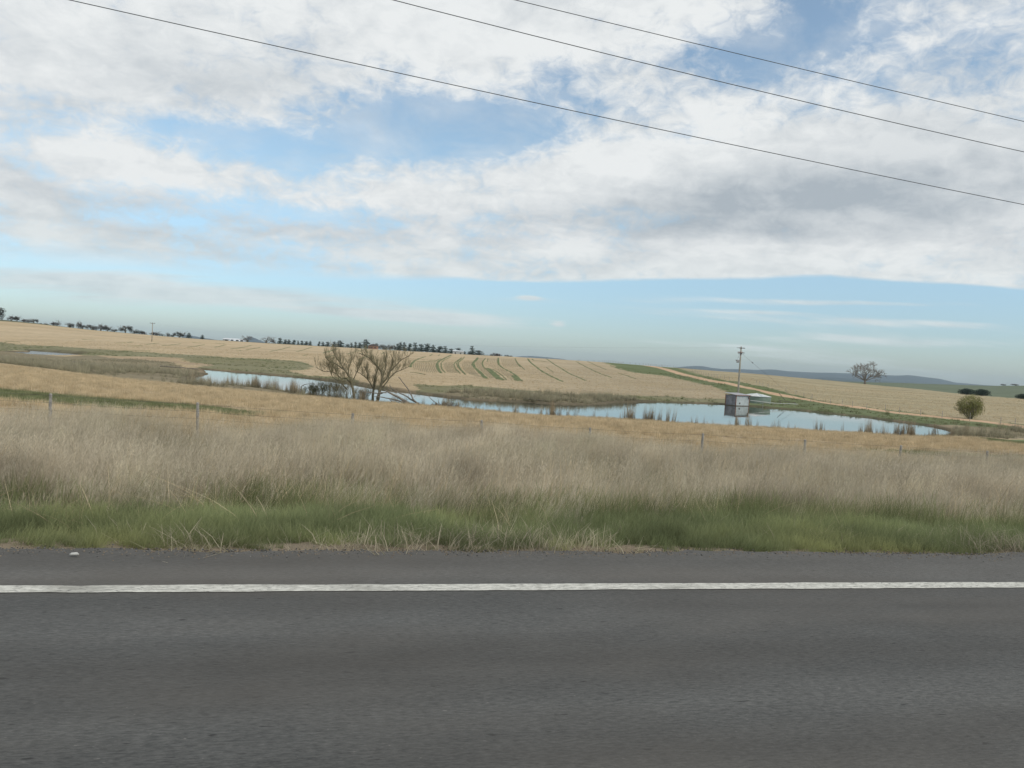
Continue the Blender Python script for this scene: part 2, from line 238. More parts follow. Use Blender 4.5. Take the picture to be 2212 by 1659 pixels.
230.75),(-11.01,200.0),(-8.84,181.25)],[(-17.19,299.75),(-15.64,263.25),(-13.31,231.5),(-10.55,199.75),(-8.2,178.25)],[(-16.75,300.5),(-15.21,265.5),
(-12.84,232.5),(-10.09,199.75),(-7.63,176.5)],[(-16.33,301.75),(-14.78,268.0),(-12.37,233.5),(-9.63,199.5),(-7.08,175.25)],[(-16.45,370.75),(-14.23,
294.0),(-11.48,248.5),(-7.93,207.0),(-4.77,171.75)],[(-15.75,370.75),(-13.7,294.5),(-11.39,254.25),(-7.72,210.5),(-4.43,172.5)],[(-15.01,369.75),
(-13.19,295.5),(-11.2,258.25),(-7.49,214.0),(-4.08,172.75)],[(-14.29,369.25),(-12.66,296.0),(-11.04,263.25),(-7.23,216.75),(-3.72,173.0)],[(-11.41,
359.0),(-10.48,302.5)],[(-10.75,361.0),(-9.71,301.25)],[(-10.06,362.25),(-8.98,300.75)],[(-9.36,363.5),(-8.21,299.25)],[(-8.65,364.0),(-7.44,296.75)],
[(-7.94,364.75),(-6.71,296.25)],[(-5.67,367.5),(-4.51,314.5),(-2.98,264.5)],[(-4.92,367.75),(-3.81,315.5),(-2.32,265.5)],[(-4.16,368.5),(-3.1,316.0),
(-1.65,266.5)],[(-3.41,369.25),(-2.38,316.25),(-0.98,267.25)],[(-2.65,369.75),(-1.67,316.5),(-0.31,267.75)],[(-1.89,370.75),(-0.95,316.5),(0.37,
268.25)],[(-1.13,372.75),(-0.23,316.5),(1.06,269.5)],[(-0.36,372.75),(0.49,316.0),(1.74,270.0)],[(0.41,373.5),(1.2,315.75),(2.43,270.75)],[(-8.6,
272.5),(-5.28,237.5),(-1.96,199.5),(0.02,170.5)],[(-7.69,272.75),(-4.58,237.25),(-1.51,202.0),(0.32,174.0)],[(-6.79,273.5),(-3.9,238.0),(-1.05,204.5),
(0.63,176.25)],[(-5.89,274.25),(-3.2,237.75),(-0.58,206.0),(0.95,179.5)]],'skyline':[('gum',-404.5,600.0,11.15,13.37),('gum',-392.9,600.0,4.39,6.65),
('gum',-388.3,600.0,4.42,3.97),('gum',-382.0,600.0,3.09,7.77),('gum',-374.9,600.0,3.54,5.42),('bush',-369.9,600.0,0.99,2.17),('dead',-366.3,600.0,
2.71,2.17),('bush',-364.5,600.0,1.35,2.89),('gum',-359.0,600.0,3.61,6.68),('dead',-354.7,600.0,5.66,3.25),('gum',-346.3,600.0,4.05,6.29),('gum',
-340.4,600.0,6.06,3.61),('dead',-337.3,600.0,6.56,3.97),('bush',-336.7,600.0,3.58,5.06),('gum',-332.5,600.0,4.3,3.97),('gum',-328.3,600.0,4.19,5.78),
('gum',-322.8,600.0,5.69,6.86),('gum',-317.7,600.0,4.33,5.42),('bush',-311.6,600.0,2.74,5.78),('gum',-323.5,640.0,6.47,9.63),('bush',-316.2,640.0,
3.97,5.39),('bush',-311.6,640.0,3.61,5.39),('bush',-307.3,640.0,3.1,3.85),('gum',-299.6,640.0,3.87,7.71),('bush',-292.8,640.0,2.6,4.24),('gum',-288.0,
640.0,3.72,3.08),('bush',-285.1,640.0,2.39,3.47),('gum',-278.8,640.0,5.24,8.48),('cone',-270.6,640.0,4.96,3.39),('cone',-259.3,640.0,3.89,2.62),
('bare',-221.0,640.0,5.49,8.48),('bare',-205.4,640.0,6.02,8.86),('bush',-199.5,640.0,4.1,3.47),('pine',-243.4,800.0,7.09,4.14),('pine',-237.7,800.0,
6.03,4.14),('pine',-233.6,800.0,6.07,4.14),('pine',-229.0,800.0,5.97,4.14),('pine',-224.4,800.0,5.65,2.78),('pine',-220.5,800.0,5.66,3.01),('pine',
-215.8,800.0,5.53,4.89),('pine',-211.5,800.0,5.96,3.01),('pine',-202.7,800.0,5.89,2.63),('pine',-198.5,800.0,5.86,4.14),('pine',-193.5,800.0,6.0,4.51)
,('pine',-186.9,800.0,6.77,4.14),('pine',-180.1,800.0,7.95,8.43),('bush',-162.5,750.0,4.81,3.88),('pine',-164.6,780.0,6.28,3.89),('pine',-160.5,780.0,
7.09,2.93),('pine',-156.3,780.0,7.08,4.18),('pine',-149.4,780.0,10.18,8.07),('pine',-143.0,780.0,6.33,2.57),('pine',-139.2,780.0,6.98,3.67),('bush',
-136.9,750.0,5.17,4.94),('gum',-129.9,750.0,5.72,3.53),('gum',-126.1,750.0,6.08,4.73),('gum',-121.5,750.0,6.55,5.64),('gum',-116.5,750.0,6.27,3.53),
('pine',-117.6,780.0,7.78,3.67),('pine',-115.0,780.0,9.75,3.52),('pine',-110.8,780.0,9.41,4.91),('pine',-105.9,780.0,8.69,4.4),('pine',-99.9,780.0,
9.9,6.24),('pine',-93.9,780.0,8.58,5.5),('pine',-87.6,780.0,9.64,7.34),('pine',-81.3,780.0,8.65,5.13),('pine',-75.5,780.0,7.63,6.97),('pine',-69.3,
780.0,8.16,5.5),('pine',-63.0,780.0,5.75,6.24),('pine',-56.1,780.0,7.1,6.97),('pine',-50.7,800.0,4.26,4.01),('bush',-46.8,800.0,4.66,3.81),('pine',
-43.2,800.0,10.22,5.62),('pine',-36.3,800.0,6.09,8.33),('bush',-28.1,800.0,2.09,6.02),('bush',-23.9,800.0,3.28,4.52),('gum',-19.8,800.0,4.77,6.02),
('bush',-14.2,800.0,3.89,7.02),('bush',-7.5,800.0,3.27,3.71),('bush',-3.2,800.0,2.98,5.72)],'right_trees':[('dome',211.5,358.0,2.9,6.25),('dome',
218.5,358.0,3.15,6.47),('dome',225.7,340.0,2.35,5.12),('gum',694.3,1090.0,2.64,7.22),('bush',716.2,1095.0,2.31,11.87),('bush',445.3,800.0,-3.24,8.19)]
,'dead_tree':(194.58,425.0,12.46),'bush':(77.36,127.25,-4.15),'pole_far':(-158.71,337.25,-0.09,8.29),'pole_far2':(-199.87,640.0,2.35,5.45),
'wires':[(15,[0.000576,-0.086886,6.848147]),(14.4,[0.001176,-0.106015,7.917491]),(16.0,[-6.9e-05,-0.080865,9.193866])],'posts':[-4.72,0.1,4.45,8.36,
12.63,16.81,20.92,24.87],'post_z':[-0.48,-0.61,-0.67,-0.78,-0.82,-0.91,-0.98,-1.07],'fence_track':[(64.52,165.75),(67.44,160.75),(67.22,149.0),(69.08,
142.0),(69.08,137.0),(69.9,135.25),(70.69,129.5),(71.65,126.0),(72.89,123.0),(74.3,120.5),(75.54,117.25),(74.21,112.75)],'fence_field':[(86.75,485.0),
(99.72,454.0),(83.54,345.25),(73.05,267.5),(71.44,249.0),(76.09,240.25),(70.38,213.5),(72.56,204.25),(71.79,193.0),(68.41,172.5)],
'fence_crest':[(34.37,405.0),(40.87,409.0),(48.4,421.0),(58.33,453.0),(70.13,492.0),(75.83,485.0),(79.81,469.0),(91.09,495.0),(98.73,499.0),(91.28,
495.0),(96.76,498.0),(103.13,497.0),(105.53,498.0)],'reed_line':[(-4.61,84.55),(2.34,80.75),(7.32,81.92),(13.58,82.41),(21.81,81.31),(26.44,81.81),
(32.47,81.07),(38.18,81.67),(43.08,83.23),(48.64,85.87),(53.12,90.0)],'reed_line_left':[(-45.27,108.37),(-39.35,103.33),(-35.32,104.52),(-32.44,
101.63),(-28.58,98.33),(-24.5,93.45),(-19.09,89.35),(-15.09,87.76),(-11.29,87.88),(-7.37,85.64),(-4.61,84.55)],'logs':[[(-78.59,135.0,-4.15),(-83.28,
144.25,-4.15),(-85.61,149.75,-4.15),(-85.12,150.75,-4.15),(-82.2,147.25,-4.15)],[(1.81,110.5,-4.23),(2.78,110.25,-4.23),(3.45,109.5,-4.31),(4.97,
109.5,-4.27),(6.34,109.5,-4.28)],[(-70.95,154.75,-4.15),(-66.27,152.5,-4.15),(-63.05,154.0,-4.27)]],'barn':[-333.18,900.0,4.06,-300.13,900.0,3.26],
'house':[-138.0,740.0,6.54,-129.95,740.0,3.45],'hills':[(7500,[(1225.9,-21.9),(1450.8,-4.4),(1590.0,10.4),(1697.4,27.9),(1809.6,38.9),(1877.8,33.8),
(1941.7,23.9),(2023.3,19.6),(2221.6,28.8),(2388.6,31.7),(2535.1,44.6),(2675.5,34.6),(2899.0,36.7),(3052.3,42.8),(3303.1,49.6),(3435.8,51.4),(3651.3,
52.1),(3752.0,53.8),(3848.2,66.2),(3954.8,61.0),(4075.3,52.1),(4189.0,42.4),(4313.5,16.1),(4408.3,17.1),(4596.0,9.8),(4984.4,14.2),(5833.9,18.0)]),
(8500,[(-149.1,-1.1),(3.2,23.1),(104.9,36.6),(206.8,45.1),(335.0,42.2),(535.3,33.3),(617.9,22.7)]),(6500,[(-2324.3,13.0),(-2285.9,30.9),(-2247.7,52.7)
,(-2220.7,60.1),(-2184.9,48.5),(-2129.1,28.2),(-2073.7,15.7)]),(6500,[(-2807.3,40.0),(-2780.2,47.4),(-2748.7,43.3),(-2681.7,35.5),(-2622.6,27.1),
(-2563.7,22.7),(-2465.3,12.7)]),(5500,[(1961.6,-40.5),(2158.4,-9.3),(2290.2,1.6),(2423.0,-0.6),(2622.0,-2.4),(2954.1,-9.8),(3219.6,-14.4)])]}

# ---------------------------------------------------------------- terrain
YAW = math.radians(11.8)                       # road runs along S, its normal is N
SX, SY, NX, NY = math.cos(YAW), math.sin(YAW), -math.sin(YAW), math.cos(YAW)
WATER_Z = -4.5

def st(X, Y):
    return X*SX + Y*SY, X*NX + Y*NY
def from_st(s, t):
    return s*SX + t*NX, s*SY + t*NY
def smooth(a, b, x):
    q = np.clip((x-a)/(b-a), 0, 1)
    return q*q*(3-2*q)

def vnoise(x, y, seed=0):
    """value noise on numpy arrays, range -1..1"""
    x = np.asarray(x, float); y = np.asarray(y, float)
    xi = np.floor(x).astype(np.int64); yi = np.floor(y).astype(np.int64)
    fx = x-xi; fy = y-yi
    fx = fx*fx*(3-2*fx); fy = fy*fy*(3-2*fy)
    def h(a, b):
        n = (a*374761393 + b*668265263 + seed*144665) & 0x7fffffff
        n = ((n ^ (n >> 13))*1274126177) & 0x7fffffff
        n = n ^ (n >> 16)
        return (n & 0xffff)/32767.5 - 1
    return (h(xi, yi)*(1-fx)*(1-fy)+h(xi+1, yi)*fx*(1-fy)+h(xi, yi+1)*(1-fx)*fy+h(xi+1, yi+1)*fx*fy)
def fbm(x, y, seed=0, octv=4):
    r = 0; a = .5
    for k in range(octv):
        r = r + a*vnoise(x*2**k+k*17.3, y*2**k-k*9.1, seed+k); a *= .5
    return r

# land profiles surveyed along eleven bearings: (bearing as X/Y, [(Y, z), ...])
PROFILES = DATA['profiles']
_YS = np.exp(np.linspace(math.log(20), math.log(3000), 420))
_A = np.array([p[0] for p in PROFILES])
def _prof(pts):
    ys = np.array([p[0] for p in pts]); zs = np.array([p[1] for p in pts])
    z = np.interp(_YS, ys, zs)
    k = np.hanning(13); k /= k.sum()
    zz = np.convolve(np.pad(z, 6, mode='edge'), k, mode='valid')
    return zz
_T = np.array([_prof(p[1]) for p in PROFILES])

def table_h(a, Y):
    ly = (np.log(np.clip(Y, 20.001, 2990))-math.log(20))/(math.log(3000)-math.log(20))*419
    j = np.clip(ly.astype(int), 0, 418); fy = ly-j
    a = np.clip(a, _A[0]+1e-6, _A[-1]-1e-6)
    i = np.clip(np.searchsorted(_A, a)-1, 0, len(_A)-2)
    fa = (a-_A[i])/(_A[i+1]-_A[i])
    i0 = np.clip(i-1, 0, len(_A)-1); i3 = np.clip(i+2, 0, len(_A)-1)
    def g(k): return _T[k, j]*(1-fy)+_T[k, j+1]*fy
    p0, p1, p2, p3 = g(i0), g(i), g(i+1), g(i3)
    # Catmull-Rom with limited tangents
    m1 = (p2-p0)/2; m2 = (p3-p1)/2
    f2 = fa*fa; f3 = f2*fa
    return (2*f3-3*f2+1)*p1+(f3-2*f2+fa)*m1*.7+(-2*f3+3*f2)*p2+(f3-f2)*m2*.7

def sdist(X, Y, poly):
    """signed distance to a polygon, negative inside"""
    P = np.array(poly, float); Q = np.roll(P, -1, axis=0)
    d = np.full(X.shape, 1e18); ins = np.zeros(X.shape, bool)
    for (x0, y0), (x1, y1) in zip(P, Q):
        ex, ey = x1-x0, y1-y0
        L = ex*ex+ey*ey+1e-12
        t = np.clip(((X-x0)*ex+(Y-y0)*ey)/L, 0, 1)
        dd = (X-x0-t*ex)**2+(Y-y0-t*ey)**2
        d = np.minimum(d, dd)
        c = ((y0 > Y) != (y1 > Y))
        with np.errstate(divide='ignore', invalid='ignore'):
            xx = x0+(Y-y0)*ex/(ey if ey != 0 else 1e-12)
        ins ^= c & (X < xx)
    d = np.sqrt(d)
    return np.where(ins, -d, d)

def height(X, Y, carve=True):
    X = np.asarray(X, float); Y = np.asarray(Y, float)
    s, t = st(X, Y)
    near = np.interp(t, [-60, -9, 6.15, 6.6, 8, 10.5, 14, 20, 26, 34, 45],
                        [-1.2, -.05, -.05, -.12, -.35, -.72, -1.05, -1.38, -1.62, -1.95, -2.3])
    near = near - .38*smooth(0, 26, t)*smooth(-5, 26, s)
    R = np.hypot(X, Y)
    Yc = np.maximum(Y, .5*R)
    far = table_h(X/np.maximum(Yc, 1), Yc)
    w = smooth(26, 42, t)
    z = near*(1-w)+far*w
    amp = smooth(7, 12, t)*(.05+.10*smooth(80, 200, R))
    z = z + amp*fbm(X*.13, Y*.13, 5, 3)
    z = z + .03*smooth(7, 9, t)*fbm(X*.9, Y*.9, 11, 2)
    # distant plain falls away behind the crests
    z = np.where(R > 1500, np.interp(R, [1500, 2600, 14000], [0, -14, -22])+z*np.clip(1-(R-1500)/1000, 0, 1), z)
    if carve:
        m = (R > 70) & (R < 330) & (Y > 0)
        if m.any():
            xm = X[m] if X.ndim else X; ym = Y[m] if Y.ndim else Y
            jx = xm+.45*fbm(xm*.5, ym*.5, 31, 3); jy = ym+.9*fbm(xm*.5, ym*.5, 37, 3)
            d = np.minimum.reduce([sdist(jx, jy, p) for p in DATA['ponds']])
            zz = z[m]
            lo = WATER_Z-.06+.28*d
            hi = WATER_Z+.10+.5*np.maximum(d, 0)
            zz = np.where(d < 0, np.maximum(lo, WATER_Z-1.2), np.clip(zz, np.minimum(WATER_Z+.04+.10*d, WATER_Z+.35), hi))
            z[m] = zz
    return z
def hz(x, y):
    return float(height(np.array([x]), np.array([y]))[0])

# ---------------------------------------------------------------- materials
def material(name, fn):
    mt = bpy.data.materials.new(name); mt.use_nodes = True
    t = NT(mt.node_tree); t.n.clear()
    out = t.new('ShaderNodeOutputMaterial')
    bs = t.new('ShaderNodeBsdfPrincipled')
    t.l.new(bs.outputs[0], out.inputs[0])
    bs.inputs['Roughness'].default_value = .9
    bs.inputs['Specular IOR Level'].default_value = .2
    fn(t, bs)
    return mt
def wpos(t):
    return t.new('ShaderNodeNewGeometry').outputs['Position']
def bump(t, bs, h, strength=.4, dist=.02):
    b = t.new('ShaderNodeBump'); b.inputs['Strength'].default_value = strength; b.inputs['Distance'].default_value = dist
    t.put(b.inputs['Height'], h); t.l.new(b.outputs[0], bs.inputs['Normal'])
def vary(col, amt, scale, rough=.9, spec=.15, detail=4):
    def fn(t, bs):
        n = t.noise(wpos(t), scale, detail, .6)
        hi = tuple(min(1, c*(1+amt)) for c in col); lo = tuple(c*(1-amt) for c in col)
        t.put(bs.inputs['Base Color'], t.mix(t.rng(n, .3, .7), lo, hi))
        bs.inputs['Roughness'].default_value = rough; bs.inputs['Specular IOR Level'].default_value = spec
        bump(t, bs, n, .3, .01)
    return fn

def m_terrain(t, bs):
    at = t.new('ShaderNodeAttribute', attribute_name='tint')
    p = wpos(t)
    n1 = t.noise(p, .05, 5, .55); n2 = t.noise(t.mapping(p, rot=(0, 0, .2), scale=(.55, 1, 1)), .7, 6, .68); n3 = t.noise(p, 5.0, 5, .7)
    n4 = t.noise(t.mapping(p, rot=(0, 0, .15), scale=(.12, 1, 1)), .11, 4, .6)
    v = t.m('ADD', t.m('ADD', t.m('MULTIPLY', t.rng(n1, .3, .7), .16), t.m('MULTIPLY', t.rng(n2, .28, .72), .34)), t.m('ADD', t.m('MULTIPLY', t.rng(n3, .3, .7), .18), t.m('MULTIPLY', t.rng(n4, .3, .7), .14)))
    f = t.rng(v, .15, .68, .70, 1.26)
    cc = t.new('ShaderNodeCombineXYZ')
    for i in range(3): t.put(cc.inputs[i], f)
    c = t.mix(1.0, at.outputs[0], cc.outputs[0], 'MULTIPLY')
    # dark crumbs of weed and bare soil
    sp_ = t.rng(t.noise(t.mapping(p, scale=(.45, 1, 1)), 1.1, 5, .78), .60, .72)
    c = t.mix(t.m('MULTIPLY', sp_, .5), c, (.11, .10, .055))
    t.put(bs.inputs['Base Color'], c)
    bs.inputs['Roughness'].default_value = 1; bs.inputs['Specular IOR Level'].default_value = .05
    bump(t, bs, t.m('ADD', n3, n2), .6, .15)
MT = {}
MT['terrain'] = material('terrain', m_terrain)

def m_asphalt(t, bs):
    p = wpos(t)
    q = t.mapping(p, rot=(0, 0, -YAW))
    qs = t.mapping(q, scale=(.24, 1, 1))
    g = t.noise(qs, 85, 4, .75); g2 = t.noise(t.mapping(q, scale=(.28, 1, 1)), 26, 5, .75)
    big = t.noise(t.mapping(q, scale=(.12, 1, 1)), .9, 4, .5)
    vor = t.new('ShaderNodeTexVoronoi'); t.put(vor.inputs['Vector'], t.mapping(q, scale=(.6, 1, 1))); vor.inputs['Scale'].default_value = 75
    sp_ = t.new('ShaderNodeSeparateXYZ'); t.put(sp_.inputs[0], q)
    # wheel path a little smoother and darker, shoulder paler and browner
    sh = t.rng(sp_.outputs[1], 4.7, 5.1)
    a = t.mix(t.rng(g, .34, .66), (.056, .0565, .054), (.126, .124, .117))
    a = t.mix(t.m('MULTIPLY', t.rng(g2, .58, .72), .6), a, (.030, .031, .031))
    a = t.mix(t.m('MULTIPLY', t.rng(vor.outputs['Distance'], .0, .35, .5, 0), .55), a, (.18, .172, .158))
    k = t.rng(big, .3, .7, .84, 1.14)
    tv = t.new('ShaderNodeCombineXYZ'); t.put(tv.inputs[1], sp_.outputs[1]); t.put(tv.inputs[0], t.m('MULTIPLY', sp_.outputs[0], .03))
    band = t.noise(tv.outputs[0], 1.5, 3, .5)
    k = t.m('MULTIPLY', k, t.rng(band, .32, .68, .80, 1.16))
    mott = t.noise(t.mapping(q, scale=(.5, 1, 1)), 3.2, 4, .6)
    k = t.m('MULTIPLY', k, t.rng(mott, .3, .7, .90, 1.10))
    pit = t.rng(t.noise(t.mapping(q, scale=(.30, 1, 1)), 34, 2, .5), .66, .76)
    a = t.mix(t.m('MULTIPLY', pit, .75), a, (.016, .016, .016))
    chip = t.rng(t.noise(t.mapping(q, loc=(7, 3, 0), scale=(.5, 1, 1)), 60, 2, .5), .70, .78)
    a = t.mix(t.m('MULTIPLY', chip, .6), a, (.24, .23, .21))
    warm = t.rng(t.noise(t.mapping(q, loc=(3, 9, 0), scale=(.4, 1, 1)), .8, 3, .5), .42, .62)
    a = t.mix(t.m('MULTIPLY', warm, .5), a, (.098, .088, .076))
    k = t.m('MULTIPLY', k, t.m('ADD', 1.0, t.m('MULTIPLY', sh, .10)))
    cc = t.new('ShaderNodeCombineXYZ')
    for i in range(3): t.put(cc.inputs[i], k)
    a = t.mix(1.0, a, cc.outputs[0], 'MULTIPLY')
    a = t.mix(t.m('MULTIPLY', sh, .25), a, (.125, .108, .088))
    t.put(bs.inputs['Base Color'], a)
    bs.inputs['Roughness'].default_value = .82; bs.inputs['Specular IOR Level'].default_value = .3
    bump(t, bs, t.m('ADD', g, t.m('MULTIPLY', vor.outputs['Distance'], .8)), .6, .004)
MT['asphalt'] = material('asphalt', m_asphalt)
def m_paint(t, bs):
    p = wpos(t); q = t.mapping(p, rot=(0, 0, -YAW), scale=(1, 1, 1))
    n = t.noise(t.mapping(q, scale=(.4, 1, 1)), 40, 4, .7); n2 = t.noise(t.mapping(q, scale=(.3, 1, 1)), 5, 4, .6)
    c = t.mix(t.rng(n, .32, .6), (.34, .33, .29), (.66, .645, .58))
    c = t.mix(t.m('MULTIPLY', t.rng(n2, .52, .70), .65), c, (.24, .23, .20))
    c = t.mix(t.rng(t.noise(t.mapping(q, scale=(.35, 1, 1)), 75, 3, .6), .60, .68), c, (.13, .125, .12))
    t.put(bs.inputs['Base Color'], c); bs.inputs['Roughness'].default_value = .7
    bump(t, bs, n, .4, .005)
MT['road_paint'] = material('road_paint', m_paint)
def m_water(t, bs):
    bs.inputs['Base Color'].default_value = (.055, .06, .045, 1)
    bs.inputs['Roughness'].default_value = .03; bs.inputs['IOR'].default_value = 1.33; bs.inputs['Specular IOR Level'].default_value = .5
    p = wpos(t)
    n = t.noise(t.mapping(p, scale=(.5, 1, 1)), 1.6, 4, .6)
    calm = t.rng(t.noise(p, .05, 2, .5), .45, .6)
    b = t.new('ShaderNodeBump'); b.inputs['Strength'].default_value = .10; b.inputs['Distance'].default_value = .02
    t.put(b.inputs['Height'], t.m('MULTIPLY', n, calm)); t.l.new(b.outputs[0], bs.inputs['Normal'])
MT['water'] = material('water', m_water)
def m_water_wind(t, bs):      # open upper reach, ruffled by the wind
    m_water(t, bs); bs.inputs['Roughness'].default_value = .26
    for n_ in t.n:
        if n_.type == 'BUMP': n_.inputs['Strength'].default_value = .8; n_.inputs['Distance'].default_value = .08
MT['water_wind'] = material('water_wind', m_water_wind)

def m_blade(root, tip, alt, trans=.25, patch=None):
    """grass: root to tip colour along each stem, drift from tuft to tuft"""
    def fn(t, bs):
        a = t.new('ShaderNodeAttribute', attribute_name='tip').outputs['Fac']
        oi = t.new('ShaderNodeObjectInfo')
        c = t.mix(a, root, tip)
        c = t.mix(t.m('MULTIPLY', t.rng(oi.outputs['Random'], .1, 1), .65), c, alt)
        n = t.noise(wpos(t), .45, 3, .6)
        if patch: c = t.mix(t.m('MULTIPLY', t.rng(n, .5, .68), .7), c, patch)
        n2 = t.noise(wpos(t), .9, 3, .6)
        cc = t.new('ShaderNodeCombineXYZ'); k = t.rng(n2, .32, .68, .62, 1.28)
        for i in range(3): t.put(cc.inputs[i], k)
        c = t.mix(1.0, c, cc.outputs[0], 'MULTIPLY')
        t.put(bs.inputs['Base Color'], c)
        bs.inputs['Roughness'].default_value = .85; bs.inputs['Specular IOR Level'].default_value = .1
        if trans:
            tr = t.new('ShaderNodeBsdfTranslucent'); t.put(tr.inputs[0], c)
            mx = t.new('ShaderNodeMixShader'); mx.inputs[0].default_value = trans
            t.l.new(bs.outputs[0], mx.inputs[1]); t.l.new(tr.outputs[0], mx.inputs[2])
            out = [n_ for n_ in t.n if n_.type == 'OUTPUT_MATERIAL'][0]
            t.l.new(mx.outputs[0], out.inputs[0])
    return fn
MT['dry_grass'] = material('dry_grass', m_blade((.18, .165, .10), (.66, .575, .44), (.56, .49, .36), .3, (.46, .425, .29)))
MT['green_grass'] = material('green_grass', m_blade((.09, .12, .045), (.24, .27, .12), (.33, .32, .17), .35, (.30, .29, .16)))
MT['verge_green'] = material('verge_green', m_blade((.10, .125, .05), (.28, .325, .16), (.33, .345, .18), .35, (.34, .34, .15)))
MT['paddock_green'] = material('paddock_green', m_blade((.12, .14, .06), (.22, .25, .12), (.33, .31, .18), .3, (.32, .29, .17)))
MT['straw'] = material('straw', m_blade((.39, .30, .18), (.63, .50, .315), (.70, .59, .41), .25))
MT['reed'] = material('reed', m_blade((.16, .13, .085), (.42, .34, .225), (.31, .25, .165), .2))
MT['rush'] = material('rush', m_blade((.18, .165, .105), (.45, .40, .29), (.33, .31, .20), .2))
MT['bank_tuft'] = material('bank_tuft', m_blade((.10, .13, .055), (.24, .27, .13), (.33, .29, .18), .2))
MT['regrowth'] = material('regrowth', vary((.13, .155, .065), .4, .9))
MT['seed_row'] = material('seed_row', vary((.25, .21, .125), .2, .7))
MT['bark_grey'] = material('bark_grey', vary((.21, .185, .155), .3, 3))
MT['bark_dark'] = material('bark_dark', vary((.125, .11, .085), .3, 3))
MT['bark_mossy'] = material('bark_mossy', vary((.15, .135, .09), .35, 3))
MT['twig_green'] = material('twig_green', vary((.235, .215, .135), .3, 2))
MT['twig_brown'] = material('twig_brown', vary((.20, .165, .125), .3, 2))
MT['twig_grey_green'] = material('twig_grey_green', vary((.15, .155, .10), .3, 2))
MT['gum_leaf'] = material('gum_leaf', vary((.062, .062, .048), .4, .6))
MT['gum_leaf_brown'] = material('gum_leaf_brown', vary((.085, .064, .056), .35, .6))
MT['pine_leaf'] = material('pine_leaf', vary((.035, .055, .038), .4, .5))
MT['willow_leaf'] = material('willow_leaf', vary((.21, .215, .075), .4, 1.6))
MT['post_wood'] = material('post_wood', vary((.33, .31, .28), .3, 9))
MT['wire'] = material('wire', vary((.10, .10, .10), .1, 2, .6))
MT['conductor'] = material('conductor', vary((.12, .13, .14), .1, 2, .5))
MT['pole_wood'] = material('pole_wood', vary((.34, .32, .27), .22, 2.5))
MT['steel_dark'] = material('steel_dark', vary((.11, .09, .09), .3, 3, .6))
MT['grey_metal'] = material('grey_metal', vary((.30, .29, .29), .2, 3, .5))
MT['iron_sheet'] = material('iron_sheet', vary((.50, .55, .55), .18, 1.7, .5, .4))
MT['iron_sheet_shaded'] = material('iron_sheet_shaded', vary((.25, .25, .265), .25, 1.7, .6, .3))  # darker copy of the shed iron, shade painted into the colour
MT['rust'] = material('rust', vary((.26, .12, .085), .3, 3))
MT['roof_iron'] = material('roof_iron', vary((.40, .39, .40), .15, 1.5, .5, .4))
MT['tank_green'] = material('tank_green', vary((.19, .245, .205), .12, 1.0, .5, .4))
MT['tank_roof'] = material('tank_roof', vary((.62, .63, .60), .2, 1.0, .5, .4))
MT['pipe_white'] = material('pipe_white', vary((.55, .56, .54), .1, 1.0, .5, .4))
MT['hill_forest_hazed'] = material('hill_forest_hazed', vary((.035, .055, .065), .25, .004))  # forest colour with some blue of the distance haze painted in
MT['barn_roof'] = material('barn_roof', vary((.62, .64, .65), .06, .1))
MT['brick'] = material('brick', vary((.36, .20, .13), .15, .8))
MT['white_wall'] = material('white_wall', vary((.55, .53, .50), .1, .5))
MT['dark_glass'] = material('dark_glass', vary((.03, .035, .04), .1, .5, .2))
MT['stone'] = material('stone', vary((.50, .49, .46), .15, 30))
MT['stone_grey'] = material('stone_grey', vary((.15, .145, .135), .3, 30))
MT['stone_brown'] = material('stone_brown', vary((.19, .155, .115), .3, 30))
MT['stone_dark'] = material('stone_dark', vary((.07, .068, .065), .3, 30))
MT['bird_black'] = material('bird_black', vary((.04, .04, .045), .2, 9))

